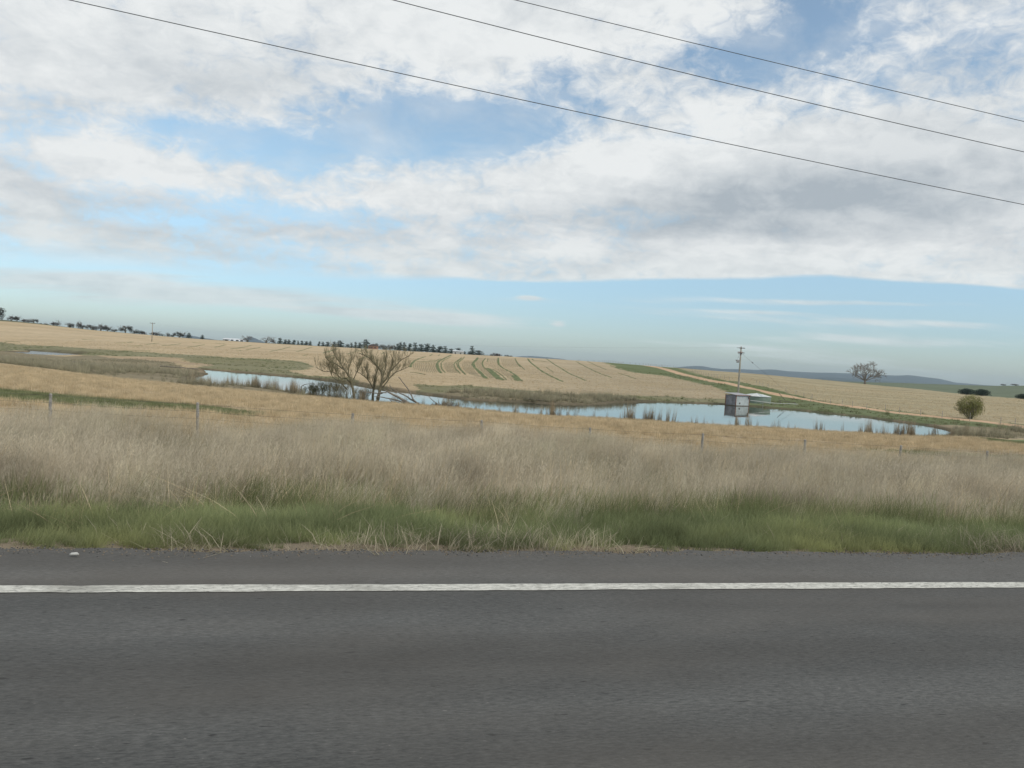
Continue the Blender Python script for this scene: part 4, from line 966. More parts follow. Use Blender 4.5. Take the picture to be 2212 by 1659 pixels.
def leaf_mesh(name, centres, radii, n, size, mat, R_, flat=.7, shell=.5):
    """many small leaf clumps spread through lumpy lobes"""
    C_ = np.array(centres, float); rd = np.array(radii, float)
    w = rd.prod(axis=1); idx = R_.choice(len(C_), n, p=w/w.sum())
    u = R_.normal(0, 1, (n, 3)); u /= np.linalg.norm(u, axis=1)[:, None]
    q = R_.uniform(shell, 1, n)**.6
    P = C_[idx]+u*q[:, None]*rd[idx]
    a = R_.normal(0, 1, (n, 3)); a /= np.linalg.norm(a, axis=1)[:, None]; b = np.cross(a, R_.normal(0, 1, (n, 3))); b /= np.linalg.norm(b, axis=1)[:, None]
    s_ = size*R_.uniform(.5, 1.4, n)[:, None]
    V = np.stack([P+a*s_, P-a*s_*.6+b*s_*flat, P-a*s_*.6-b*s_*flat], 1).reshape(-1, 3)
    mb = MB(); mb.add(V, [(3*i, 3*i+1, 3*i+2) for i in range(n)])
    return mb.mesh(name, mat)

PROTO = {}
def proto(kind, k):
    """unit tree meshes (height 1, width about 1): trunk and crown"""
    key = (kind, k)
    if key in PROTO: return PROTO[key]
    R_ = np.random.default_rng(100+k*7+sum(map(ord, kind)))
    if kind == 'gum':
        out = []
        for _ in range(3): grow(out, np.array((0, 0, 0.)), np.array((R_.normal(0, .35), R_.normal(0, .35), 1)), .55, .04, 0, 2, R_, .1, .8)
        nl = R_.integers(5, 9); C_ = []; rd = []
        for i in range(nl):
            x = R_.uniform(-.38, .38); z = .66-.6*abs(x)*R_.uniform(.3, 1.2)+R_.uniform(-.28, .12)
            C_.append((x, R_.uniform(-.3, .3), z)); r_ = R_.uniform(.14, .23); rd.append((r_, r_, r_*R_.uniform(.9, 1.5)))
        cr = leaf_mesh('crown', C_, rd, 900, .036, 'gum_leaf_brown' if k % 2 else 'gum_leaf', R_, .7, .1)
    elif kind in ('pine', 'cone'):
        out = [([np.array((0, 0, 0.)), np.array((.01, 0, .5)), np.array((0, 0, .95))], [.035, .025, .01], 0)]
        C_ = []; rd = []
        for i in range(11 if kind == 'pine' else 9):
            z = .16+.76*i/10; w_ = (.46*(1-z)**.7+.07) if kind == 'cone' else (.40*(1-.75*z)+.05)
            lop = .0 if kind == 'cone' else R_.uniform(-.10, .10)
            rr_ = w_*(1 if kind == 'cone' else R_.uniform(.65, 1.15)); C_.append((lop, R_.uniform(-.08, .08), z)); rd.append((rr_, rr_, .075 if kind == 'pine' else .1))
        if kind == 'pine':
            for _ in range(5):
                z = R_.uniform(.3, .85); th = R_.uniform(0, 6.28); C_.append((.3*(1.1-z)*math.cos(th)*1.3, .3*(1.1-z)*math.sin(th), z)); rd.append((.12, .12, .06))
        cr = leaf_mesh('crown', C_, rd, 1000, .038, 'pine_leaf', R_, .6, .05)
    elif kind == 'bush':
        out = [([np.array((0, 0, 0.)), np.array((0, 0, .5))], [.04, .02], 0)]
        C_ = [(R_.uniform(-.3, .3), R_.uniform(-.3, .3), R_.uniform(.3, .6)) for _ in range(6)]; rd = [(R_.uniform(.14, .26),)*2+(R_.uniform(.25, .38),) for _ in range(6)]
        cr = leaf_mesh('crown', C_, rd, 420, .045, ('gum_leaf', 'pine_leaf', 'gum_leaf_brown')[k % 3], R_, .7, .1)
    elif kind == 'dome':
        out = [([np.array((0, 0, 0.)), np.array((0, 0, .6))], [.05, .03], 0)]
        C_ = [(q*math.cos(w_), q*math.sin(w_)*.8, .80-1.05*q**1.4+R_.uniform(-.12, .04)) for q, w_ in zip(R_.uniform(0, .4, 26), R_.uniform(0, 6.28, 26))]+[(0, 0, .42)]*6+[(x, 0, .22) for x in (-.34, .34)]
        rd = [(.12, .12, .15)]*26+[(.38, .34, .46)]*6+[(.14, .2, .24)]*2
        cr = leaf_mesh('crown', C_, rd, 2600, .03, 'pine_leaf', R_, .7, .1)
    elif kind in ('dead', 'bare'):
        out = []
        for _ in range(1 if kind == 'dead' else 5):
            grow(out, np.array((0, 0, 0.)), np.array((R_.normal(0, .1 if kind == 'dead' else .5), R_.normal(0, .3), 1)), .6 if kind == 'dead' else .42, .035, 0, 3, R_, .25, .9, (2, 3), .35)
        cr = None
        if kind == 'bare':
            C_ = [(R_.uniform(-.36, .36), R_.uniform(-.3, .3), R_.uniform(.5, .82)) for _ in range(9)]; rd = [(.14, .14, .13)]*9
            cr = leaf_mesh('crown', C_, rd, 420, .018, 'gum_leaf_brown', R_, .3, .1)
    tr = branch_mesh('trunk', out, 'bark_dark' if kind != 'bare' else 'bark_grey', .008, 5)
    # bring the whole tree to exactly unit height and width
    allv = np.concatenate([np.array([v.co[:] for v in m_.vertices]) for m_ in (tr, cr) if m_])
    w_ = np.percentile(np.abs(allv[:, 0]), 97)*2; h_ = np.percentile(allv[:, 2], 99.3)
    for m_ in (tr, cr):
        if m_: m_.transform(Matrix.Diagonal((1/w_, 1/w_, 1/h_, 1)))
    PROTO[key] = (tr, cr)
    return PROTO[key]
ORD = 'first second third fourth fifth sixth seventh eighth ninth tenth eleventh twelfth thirteenth fourteenth fifteenth sixteenth seventeenth eighteenth nineteenth twentieth'.split()
def nth(i): return ORD[i] if i < 20 else ('twenty-'+ORD[i-20] if i < 29 else ('thirtieth' if i == 29 else 'thirty-'+ORD[i-30] if i < 39 else 'fortieth'))
KN = {'gum': ('gum_tree', 'dark spreading gum tree', 'tree'), 'pine': ('pine_tree', 'dark ragged pine', 'tree'), 'cone': ('conifer_tree', 'small dense cone shaped conifer', 'tree'), 'bush': ('bush', 'low dark bush', 'bush'),
      'dead': ('dead_tree', 'thin leafless dead tree', 'tree'), 'bare': ('bare_tree', 'greyish half bare round tree', 'tree'), 'dome': ('dome_tree', 'dark dome shaped tree', 'tree')}
def plant_tree(kind, X, Y, H, Wd, label, group, k, z=None):
    nm, _, cat = KN[kind]; tr, cr = proto(kind, k)
    zz = hz(X, Y) if z is None else z
    o = thing(nm, label, cat, (X, Y, zz-.05), (k*1.3) % .8-.4, group)
    o.scale = (Wd, Wd, H)
    link('trunk', tr, o)
    if cr: link('crown', cr, o)
    return o
# rows of trees along the skyline, named from the dirt covered facts: which kind and which one along its row
cnt = {}
NOUN = {'gum': ('gum tree', 'dark, spreading'), 'pine': ('pine', 'dark, ragged'), 'cone': ('conifer', 'cone shaped'), 'bush': ('bush', 'low, dark'), 'dead': ('dead tree', 'leafless'), 'bare': ('bare tree', 'greyish, round')}
for i, (kind, X, Y, H, Wd) in enumerate(sorted(DATA['skyline'], key=lambda q: q[1]/q[2])):
    rn = 'left skyline belt' if Y < 620 else ('scattered skyline trees' if Y < 700 else 'middle skyline windbreak')
    key = (kind, rn); c_ = cnt.get(key, 0); cnt[key] = c_+1
    lab = '%s %s from the left in the %s, %s' % (nth(c_), NOUN[kind][0], rn, NOUN[kind][1])
    plant_tree(kind, X, Y, H, Wd*(1.3 if kind == 'pine' else 1.12), lab, 'trees in the '+rn, i % 5)
for (kind, X, Y, H, Wd), lab in zip(DATA['right_trees'], ['dark dome shaped tree at the pale field edge, nearer the big bare tree', 'wide dark dome tree directly behind the yellow-green willow', 'dark bushy tree cut by the right edge of the picture',
                                                 'tiny lone round tree on the crest of the green pasture', 'low scrub patch on the crest of the green pasture', 'small dark bush out on the slope of the green pasture']):
    plant_tree(kind, X, Y, H, Wd*1.1, lab, None, 1 if kind == 'dome' and X > 130 else 2)

# big leafless tree on the pale field crest
def big_bare():
    R_ = np.random.default_rng(12); X, Y, H = DATA['dead_tree']; z = hz(X, Y)
    o = thing('bare_tree', 'large leafless grey tree standing alone on the pale field crest', 'tree', (X, Y, z-.1))
    tr = MB(); tr.tube([(0, 0, -.3), (.05, 0, 1.2), (0, .1, 2.6)], [.75, .55, .5], 9)
    link('trunk', tr.mesh('trunk', 'bark_grey', True), o)
    dirs = [(-1.15, .2, .75), (-.75, -.4, .95), (-.35, .5, 1.3), (.02, -.2, 1.5), (.35, .3, 1.3), (.8, -.3, .95), (1.2, .3, .62), (.15, .9, 1.0), (-.2, -.9, 1.0), (-1.2, 0, .35), (1.25, -.2, .3)]
    for d in dirs:
        out = []; grow(out, np.array((0, 0, 2.0)), np.array(d), 5.4*(1 if abs(d[0]) < 1 else 1.15), .24, 0, 4, R_, .12, .75, (2, 4), .22, .62)
        link('limb', branch_mesh('limb', out, 'bark_grey', .05, 6), o)
big_bare()

# yellow-green willow by the track
def willow():
    R_ = np.random.default_rng(5); X, Y, Z = DATA['bush']
    o = thing('willow', 'rounded yellow-green willow just coming into leaf beside the dirt track', 'tree', (X+.2, Y+2.5, hz(X, Y+2.5)-.05))
    out = []
    for i in range(26):
        th = R_.uniform(0, 6.28); sp_ = R_.uniform(.1, 1.1)
        grow(out, np.array((R_.normal(0, .12), R_.normal(0, .12), 0)), np.array((math.cos(th)*sp_, math.sin(th)*sp_, 1)), 1.5, .05, 0, 3, R_, .15, .5, (2, 4), .2, .66)
    link('trunk', branch_mesh('trunk', out, 'bark_dark', .008), o)
    tips = np.array([b[0][-1] for b in out if b[2] >= 2])
    n = 9500; T_ = tips[R_.integers(0, len(tips), n)]+R_.normal(0, .16, (n, 3))
    u = R_.normal(0, 1, (n, 3)); u /= np.linalg.norm(u, axis=1)[:, None]
    E_ = np.array((0, 0, 2.25))+u*(R_.uniform(.35, 1.0, n)**.5)[:, None]*np.array((2.05, 1.9, 2.0))*(1+.34*fbm(u[:, 0]*2.2+u[:, 1], u[:, 2]*2.2+u[:, 1], 8, 3))[:, None]
    P = np.where(R_.random(n)[:, None] < .35, T_, E_); P = P[P[:, 2] > .15]; n = len(P)
    a = R_.normal(0, 1, (n, 3)); a[:, 2] += .6; a /= np.linalg.norm(a, axis=1)[:, None]; b = np.cross(a, R_.normal(0, 1, (n, 3))); b /= np.linalg.norm(b, axis=1)[:, None]
    s_ = .075*R_.uniform(.5, 1.5, n)[:, None]
    V = np.stack([P+a*s_, P-a*s_+b*s_*.35, P-a*s_-b*s_*.35], 1).reshape(-1, 3)
    mb = MB(); mb.add(V, [(3*i, 3*i+1, 3*i+2) for i in range(n)])
    link('crown', mb.mesh('crown', 'willow_leaf'), o)
willow()

# the two bare trees on the near bank, limbs measured in metres from the fallen crotch of the middle tree
BX, BY = -15.6, 88.3
BZ = hz(BX, BY)
def lim(pts, y=0, dy=0):
    n = len(pts)
    return [np.array((( px_-1000)*.00865, y+dy*i/max(1, n-1), (905-py_)*.00865)) for i, (px_, py_) in enumerate(pts)]
def dense(P, seg=.35, wob=.03, R_=None):
    P = np.array(P); L = np.r_[0, np.cumsum(np.linalg.norm(np.diff(P, axis=0), axis=1))]
    n = max(3, int(L[-1]/seg)); q = np.linspace(0, L[-1], n)
    Q = np.stack([np.interp(q, L, P[:, k]) for k in range(3)], 1)
    if R_ is not None: Q[1:] += R_.normal(0, wob, (n-1, 3))
    return Q
def old_tree(label, base, limbs, seed, twigmat, ntw, twl, greens):
    R_ = np.random.default_rng(seed)
    bx_ = base[0]
    o = thing('bare_tree', label, 'tree', (BX+bx_, BY+base[1], hz(BX+bx_, BY+base[1])-.1))
    for pts, r0_, r1_, y, dy in limbs:
        Q = dense(np.array(lim(pts, y, dy))-np.array((bx_, 0, 0)), .3, .02, R_)
        rr = np.linspace(r0_, r1_, len(Q))
        mb = MB(); mb.tube(Q, rr, 7)
        nm = 'trunk' if r0_ > .13 else 'limb'
        l_ = link(nm, mb.mesh(nm, 'bark_mossy', True), o)
        out = []
        nt = int(ntw*len(Q)/10)
        for _ in range(nt):
            q = R_.uniform(.25, 1); i = int(q*(len(Q)-1)); T_ = Q[min(i+1, len(Q)-1)]-Q[max(i-1, 0)]
            d = T_/np.linalg.norm(T_)*.5+np.array((R_.normal(0, .5), R_.normal(0, .5), R_.uniform(.3, 1.4)))
            grow(out, Q[i], d, twl*R_.uniform(.5, 1.2), .016, 1, 3, R_, .35, .5, (2, 4), .16, .66)
        link('twigs', branch_mesh('twigs', out, twigmat, .0065), o, kind='stuff')
    return o
old_tree('middle bare willow with several crooked trunks rising from the near bank', (0.2, 0), [
    ([(1020, 925), (1050, 780), (1075, 650), (1085, 560), (1060, 480), (1000, 405), (920, 330), (860, 292), (780, 268)], .20, .045, 0, -.8),
    ([(1075, 650), (1130, 585), (1165, 490), (1240, 400), (1320, 310), (1412, 262)], .12, .03, 0, .9),
    ([(1165, 490), (1188, 400), (1202, 262)], .07, .025, .3, .4),
    ([(1090, 700), (1130, 640), (1165, 570), (1225, 505), (1330, 450), (1430, 398)], .09, .02, 0, 1.2),
    ([(950, 930), (960, 760), (968, 600), (985, 490), (1010, 415)], .17, .05, .5, .5),
    ([(955, 730), (885, 605), (800, 540), (722, 505)], .08, .025, .5, -1.0),
    ([(885, 605), (872, 510), (835, 435)], .06, .02, .2, -.6),
    ([(1060, 480), (1022, 440), (935, 385), (860, 330), (850, 300)], .06, .02, -.2, .5),
    ([(1085, 560), (1110, 440), (1090, 340), (1100, 270)], .06, .02, 0, 1.5)], 21, 'twig_green', 25, .8, 1)
old_tree('left bare willow with a long arching limb above the pond', (-2.2, -.4), [
    ([(745, 925), (725, 780), (675, 605), (600, 502), (500, 440), (402, 398), (350, 350)], .17, .035, -.4, -.6),
    ([(600, 502), (540, 430), (470, 350), (420, 272), (380, 240)], .08, .02, -.5, .5),
    ([(700, 690), (620, 610), (545, 620), (490, 570), (400, 530), (300, 545), (180, 490)], .08, .02, -.4, .9),
    ([(650, 580), (645, 430), (700, 300)], .06, .02, -.5, .9),
    ([(715, 620), (762, 460), (780, 380)], .06, .02, -.3, 1.1),
    ([(640, 760), (590, 700), (540, 640), (505, 510), (440, 430)], .06, .02, -.4, -1.2),
    ([(600, 650), (520, 650), (440, 600), (380, 420)], .05, .02, -.4, -.4)], 22, 'twig_green', 25, .8, 1)
def sticks_thing(name, label, cat, paths, mat, twigs=0, seed=3, group=None):
    R_ = np.random.default_rng(seed)
    P0 = lim(paths[0][0], paths[0][3])[-1 if name == 'fallen_tree' else 0]
    bx_ = P0[0]; by_ = P0[1]
    o = thing(name, label, cat, (BX+bx_, BY+by_, hz(BX+bx_, BY+by_)-.05), 0, group)
    for k, (pts, r0_, r1_, y, dy) in enumerate(paths):
        Q = dense(np.array(lim(pts, y, dy))-np.array((bx_, by_, 0)), .3, .02, R_)
        mb = MB(); mb.tube(Q, np.linspace(r0_, r1_, len(Q))*1.35, 6)
        nm = 'trunk' if k == 0 and name == 'fallen_tree' else 'branch'
        link(nm, mb.mesh(nm, mat, True), o)
        if twigs:
            out = []
            for _ in range(twigs):
                i = R_.integers(len(Q)//3, len(Q)); grow(out, Q[i], np.array((R_.normal(0, .6), R_.normal(0, .5), R_.uniform(0, 1))), .5, .015, 1, 2, R_, .2, .6)
            link('twigs', branch_mesh('twigs', out, mat, .006), o, kind='stuff')
    return o
sticks_thing('fallen_tree', 'grey fallen tree with long bare limbs lying over the water edge', 'tree', [
    ([(1400, 840), (1480, 880), (1560, 895), (1640, 905), (1690, 945), (1705, 985)], .13, .19, -.5, .0),
    ([(1120, 700), (1250, 765), (1340, 800), (1400, 840)], .05, .13, -.7, .2),
    ([(1290, 528), (1350, 590), (1420, 665), (1500, 790), (1570, 885)], .035, .08, .2, -.6),
    ([(850, 738), (940, 750), (1040, 752), (1110, 740), (1160, 735)], .03, .05, -1.2, .3),
    ([(1005, 800), (1120, 806), (1240, 820), (1400, 855), (1490, 890)], .03, .09, -.9, .4),
    ([(1170, 640), (1200, 690), (1300, 735), (1400, 770), (1510, 830), (1610, 880)], .03, .09, .5, -.8),
    ([(1210, 820), (1260, 880), (1360, 915), (1450, 905)], .03, .07, -1.1, .3),
    ([(1230, 950), (1350, 930), (1450, 912), (1500, 900)], .03, .06, -1.3, .3),
    ([(1490, 925), (1515, 962), (1580, 975), (1640, 958), (1680, 925)], .04, .07, -1.0, .2),
    ([(1150, 640), (1160, 690), (1230, 720), (1290, 740)], .025, .04, -.2, -.2),
    ([(1030, 830), (1045, 770), (1110, 750)], .03, .05, -1.0, .1)], 'bark_grey', 2, 31)
for k, (lab, paths) in enumerate([
    ('broken forked branch standing out of the pond left of the shrubs', [([(60+0, 960), (20, 900), (-40, 850), (-60, 815)], .07, .03, 1.5, .2), ([(-20, 870), (-45, 800), (-15, 765), (40, 745), (120, 735)], .04, .02, 1.4, .3)]),
    ('short forked dead stick near the first twiggy shrub', [([(190, 955), (200, 890), (250, 845)], .04, .02, 1.3, 0), ([(200, 905), (160, 870), (150, 850)], .03, .015, 1.3, 0), ([(205, 900), (205, 840), (195, 815)], .03, .012, 1.3, .1)]),
    ('thin pale dead bough slanting over the fallen tree tip', [([(1930, 850), (1830, 795), (1750, 740), (1700, 690), (1660, 660)], .05, .02, .4, .2), ([(1850, 800), (1835, 750), (1825, 715)], .03, .012, .4, .2)])]):
    # these are laid out from the same survey mark
    if k < 2: paths = [([(x+(-0 if k == 0 else 20), y) for x, y in p], a, b, c_, d) for p, a, b, c_, d in paths]
    sticks_thing('dead_branch', lab, 'branch', paths, 'bark_grey', 0, 40+k)
def twiggy(label, px_, y, w, h, mat, n, seed, group='leafless shrubs along the near bank'):
    R_ = np.random.default_rng(seed); X = BX+(px_-1000)*.00865; Y = BY+y
    o = thing('bare_shrub', label, 'shrub', (X, Y, hz(X, Y)-.05), 0, group)
    out = []
    for _ in range(n):
        b = np.array((R_.uniform(-w*.35, w*.35), R_.uniform(-.5, .5), 0))
        grow(out, b, np.array((b[0]/w*1.2+R_.normal(0, .3), R_.normal(0, .3), 1)), h*.5, .018, 1, 4, R_, .2, .55, (2, 4), .25, .62)
    link('stems', branch_mesh('stems', out, mat, .007), o)
twiggy('low twiggy grey-green shrub at the left end of the bank shrubs', 60, 1.4, 1.6, 1.1, 'twig_grey_green', 16, 51)
twiggy('tangled grey-green shrub over the pond, second from the left', 190, 1.0, 1.8, 1.7, 'twig_grey_green', 20, 52)
twiggy('tall twiggy grey-green shrub left of the left willow', 370, .6, 2.2, 2.1, 'twig_grey_green', 24, 53)
twiggy('dense olive shrub at the foot of the left willow', 560, .2, 2.2, 2.2, 'twig_green', 24, 54)
twiggy('brownish shrub between the feet of the two bare willows', 830, .5, 1.6, 1.5, 'twig_grey_green', 16, 55)
twiggy('brown leafless shrub right of the fallen tree roots', 1800, .6, 1.4, 1.0, 'twig_brown', 20, 56)
twiggy('dense brown twiggy thicket at the right end of the bank shrubs', 1990, .3, 2.0, 1.4, 'twig_brown', 34, 57)
twiggy('sparse brown shrub next to the first open stretch of water', 2150, .3, 1.4, 1.1, 'twig_brown', 16, 58)
# two soft green bushes on the bank behind
def green_bush(label, X, Y, w, h, n, mat, seed):
    R_ = np.random.default_rng(seed)
    o = thing('green_bush', label, 'bush', (X, Y, hz(X, Y)-.05))
    out = []
    for _ in range(14): grow(out, np.array((R_.uniform(-w*.3, w*.3), R_.uniform(-.5, .5), 0)), np.array((R_.normal(0, .5), R_.normal(0, .3), 1)), h*.45, .02, 1, 3, R_, .2, .6)
    link('stems', branch_mesh('stems', out, 'bark_mossy', .007), o)
    C_ = [(R_.uniform(-w*.4, w*.4), R_.uniform(-.6, .6), h*R_.uniform(.3, .65)) for _ in range(9)]; rd = [(w*.18, .5, h*.32)]*9
    link('leaves', leaf_mesh('leaves', C_, rd, n, .05, mat, R_, .4, .05), o)
green_bush('soft yellow-green bush on the bank behind the brown thicket', -6.3, 95.5, 4.4, 1.9, 1500, 'willow_leaf', 61)
green_bush('soft green bush low behind the left bare willow', -22.5, 97.5, 4.6, 1.7, 1400, 'willow_leaf', 62)

# single tussocks that stand out along the shore
def tussock(label, X, Y, s_, mat, k):
    me = tuft('grass_tussock', mat, 240, (.4, 1.3), .42, .35, .014, 3)
    o = thing('grass_tussock', label, 'grass tussock', (X, Y, hz(X, Y)-.03), k, 'tussocks by the water', me); o.scale = (s_, s_, s_)
tussock('round brown reed tussock, largest on the near shore', 14.9, 82.6, 1.0, 'reed', .3)
tussock('dark rounded tussock on the far bank right of the tank', 62.5, 127.5, .75, 'bank_tuft', .9)
tussock('small dark tussock on the far shore left of the shed', 31.4, 141.5, .6, 'bank_tuft', 1.7)
tussock('pale bulrush tussock at the point between the ponds', 3.2, 108.3, .9, 'rush', 2.4)

for k, (lg, lab) in enumerate(zip(DATA['logs'], ['bleached bent log lying on the marsh flat', 'pale driftwood log lying along the far shore', 'long grey log lying at the creek mouth'])):
    P = np.array([(x, y, z+.12) for x, y, z in lg]); c0 = P[0]
    mb = MB(); mb.tube(dense(P-c0, .6, .03, np.random.default_rng(k)), .11, 6)
    thing('log', lab, 'log', tuple(c0), 0, None, mb.mesh('log', 'bark_grey', True))

# ---------------------------------------------------------------- fences
post_me = {}
def post_mesh(r_, h, mat='post_wood', n=7):
    key = (r_, h, mat)
    if key not in post_me:
        mb = MB(); mb.tube([(0, 0, -.4), (.004, 0, h*.5), (0, .003, h-.01), (0, 0, h)], [r_*1.05, r_, r_*.95, r_*.8], n); post_me[key] = mb.mesh('post', mat)
    return post_me[key]
def wires(o, tops, offs, r_=.0025, base=(0, 0, 0)):
    for h in offs:
        mb = MB()
        P = []
        for a, b in zip(tops[:-1], tops[1:]):
            a = np.array(a); b = np.array(b)
            for q in np.linspace(0, 1, 5)[:-1]:
                p = a+(b-a)*q; p[2] -= .04*4*q*(1-q)*.5
                P.append(p+np.array((0, -.05, h)))
        P.append(np.array(tops[-1])+np.array((0, -.05, h)))
        mb.tube(np.array(P)-np.array(base), r_, 4, False)
        link('wire', mb.mesh('wire', 'wire'), o)
def road_fence():
    sv = list(DATA['posts']); zt = list(DATA['post_z'])
    sl, sr = sv[:], zt[:]
    pre_s = [sv[0]-4.3*k for k in (4, 3, 2, 1)]; post_s = [sv[-1]+4.1*k for k in (1, 2, 3, 4)]
    S_ = pre_s+sv+post_s
    Zt = [float(np.interp(s_, sv, zt)) for s_ in S_]
    Zt = [z if sv[0] <= s_ <= sv[-1] else (zt[0]+(sv[0]-s_)*.02 if s_ < sv[0] else zt[-1]-(s_-sv[-1])*.022) for s_, z in zip(S_, Zt)]
    x0, y0 = from_st(S_[0], 26.0); b = (x0, y0, hz(x0, y0))
    o = thing('wire_fence', 'farm wire fence with weathered round posts behind the long verge grass', 'fence', b)
    R_ = random.Random(4); tops = []
    for s_, zt_ in zip(S_, Zt):
        x, y = from_st(s_, 26.0); g = hz(x, y); h = zt_-g
        p = link('post', post_mesh(.047, round(h, 2)), o, (x-b[0], y-b[1], g-b[2])); p.rotation_euler = (R_.uniform(-.03, .03), R_.uniform(-.035, .035), R_.uniform(0, 3))
        tops.append((x, y, zt_))
    wires(o, tops, (-.04, -.27, -.50, -.74), .003, b)
road_fence()
def small_fence(label, line, gap, h, r_, wr, group=None, loose=True):
    P = np.array([(p[0], p[1]) for p in line]); seg = np.hypot(*np.diff(P, axis=0).T); L = np.r_[0, np.cumsum(seg)]
    q = np.arange(0, L[-1], gap); x = np.interp(q, L, P[:, 0]); y = np.interp(q, L, P[:, 1]); z = height(x, y)
    b = (float(x[0]), float(y[0]), float(z[0]))
    o = thing('wire_fence', label, 'fence', b, 0, group); R_ = random.Random(len(q)); tops = []
    for a, c_, d in zip(x, y, z):
        p = link('post', post_mesh(r_, h), o, (a-b[0], c_-b[1], d-b[2])); p.rotation_euler = (R_.uniform(-.06, .06), R_.uniform(-.06, .06), 0); p.scale = (1, 1, R_.uniform(.85, 1.12))
        tops.append((a, c_, d+h))
    wires(o, tops, (-.08, -.35, -.62), wr, b)
small_fence('low wire fence following the lower side of the dirt track', DATA['fence_track'], 5.0, 1.15, .045, .004)
small_fence('thin wire fence between the grassy verge and the pale field', DATA['fence_field'], 9.0, 1.2, .05, .004)
small_fence('wire fence silhouetted on the skyline above the dirt track', DATA['fence_crest'], 6.0, 1.35, .075, .005)

# ---------------------------------------------------------------- power poles and lines
def big_pole():
    X, Y = 44.15, 150.0; z = hz(X, Y); H = 6.45-z
    o = thing('power_pole', 'tall timber power pole with crossarms and transformer behind the pump shed', 'pole', (X, Y, z))
    mb = MB(); mb.tube([(0, 0, -.5), (.0, 0, 3), (.0, 0, 7), (0, 0, H)], [.20, .18, .155, .13], 12); link('pole', mb.mesh('pole', 'pole_wood', True), o)
    za = 6.15-z
    mb = MB(); mb.box((.05, -.17, za), (1.25, .11, .13)); a = link('crossarm', mb.mesh('crossarm', 'steel_dark'), o)
    for dx_ in (-.72, .5):
        mb = MB(); mb.tube([(dx_, -.17, za), (dx_-.02, -.17, za+.02), (dx_-.1, -.17, za)], [.05, .09, .05], 8); link('insulator', mb.mesh('insulator', 'steel_dark', True), a)
    zb = 5.34-z
    mb = MB(); mb.box((-.15, -.17, zb), (1.0, .1, .12)); a = link('crossarm', mb.mesh('crossarm', 'rust'), o)
    for dx_ in (-.55, -.3):
        mb = MB(); mb.tube([(dx_, -.17, zb), (dx_-.03, -.17, zb-.2), (dx_+.1, -.2, zb-.38)], [.05, .06, .03], 7); link('insulator', mb.mesh('insulator', 'steel_dark', True), a)
    for k in (0, .16):
        mb = MB(); th = np.linspace(0, 2*math.pi, 13)
        mb.tube([(.34+k+.13*math.cos(q)+.05*math.sin(q), -.2, zb-.18+.17*math.sin(q)) for q in th], .022, 5); link('cable_loop', mb.mesh('cable_loop', 'steel_dark'), o)
    mb = MB(); mb.box((0, -.2, zb-.28), (.34, .12, .3)); link('fuse_box', mb.mesh('fuse_box', 'steel_dark'), o)
    zt = 3.55-z
    mb = MB(); n = 14; mb.tube([(-.50, -.1, zt-.28), (-.50, -.1, zt-.25), (-.50, -.1, zt+.22), (-.50, -.1, zt+.26)], [.2, .25, .25, .17], n); tx = link('transformer', mb.mesh('transformer', 'grey_metal', True), o)
    for dx_ in (-.8, -.62):
        mb = MB(); mb.tube([(dx_, -.12, zt+.05), (dx_-.06, -.12, zt+.2), (dx_-.12, -.12, zt+.3)], [.05, .06, .03], 6); link('bushing', mb.mesh('bushing', 'steel_dark'), tx)
    mb = MB(); mb.box((-.2, -.05, zt+.1), (.4, .08, .08)); link('bracket', mb.mesh('bracket', 'steel_dark'), o)
    mb = MB(); mb.tube([(-.6, -.15, zt+.3), (-.45, -.18, zt+.9), (-.33, -.18, zb-.35)], .012, 4); link('cable', mb.mesh('cable', 'steel_dark'), o)
    # stay wire with its insulator
    e = (58.0-X, 154-Y, hz(58.0, 154)-z); s_ = (.35, -.1, zb-.4)
    mb = MB(); mb.tube([s_, e], .014, 4); w = link('stay_wire', mb.mesh('stay_wire', 'steel_dark'), o)
    c_ = np.array(s_)+(np.array(e)-np.array(s_))*.165; dd = (np.array(e)-np.array(s_)); dd /= np.linalg.norm(dd)
    mb = MB(); mb.tube([c_-dd*.22, c_-dd*.1, c_+dd*.1, c_+dd*.22], [.02, .075, .075, .02], 7); link('insulator', mb.mesh('insulator', 'steel_dark', True), w)
    return X, Y, z, za
PX, PY, PZ, PA = big_pole()
def t_pole(label, X, Y, z, H, arm):
    o = thing('power_pole', label, 'pole', (X, Y, z))
    mb = MB(); mb.tube([(0, 0, -.4), (0, 0, H)], [.2, .15], 8); link('pole', mb.mesh('pole', 'pole_wood', True), o)
    mb = MB(); mb.box((0, -.15, H-.25), (arm, .14, .16)); link('crossarm', mb.mesh('crossarm', 'steel_dark'), o)
    for dx_ in (-arm*.45, arm*.45):
        mb = MB(); mb.tube([(dx_, -.15, H-.17), (dx_, -.15, H+.05)], .06, 6); link('insulator', mb.mesh('insulator', 'steel_dark'), o)
x, y, z, h = DATA['pole_far']; t_pole('slender T-shaped power pole standing alone in the left stubble field', x, y, z, h, 2.3)
x, y, z, h = DATA['pole_far2']; t_pole('small distant T-shaped power pole in front of the skyline windbreak', x, y, z, h, 4.6)
def catenary(name, label, A_, B_, sag, r_, group):
    A_ = np.array(A_); B_ = np.array(B_); c_ = A_
    P = [A_+(B_-A_)*q-np.array((0, 0, sag*4*q*(1-q)))-c_ for q in np.linspace(0, 1, 25)]
    mb = MB(); mb.tube(P, r_, 5); thing(name, label, 'cable', tuple(c_), 0, group, mb.mesh(name, 'conductor'))
xf, yf, zf, hf = DATA['pole_far']
catenary('power_line', 'faint power line running left from the crossarm of the tall pole', (PX-.8, PY-.17, PZ+PA), (xf, yf-.15, zf+hf-.2), 3.0, .006, None)
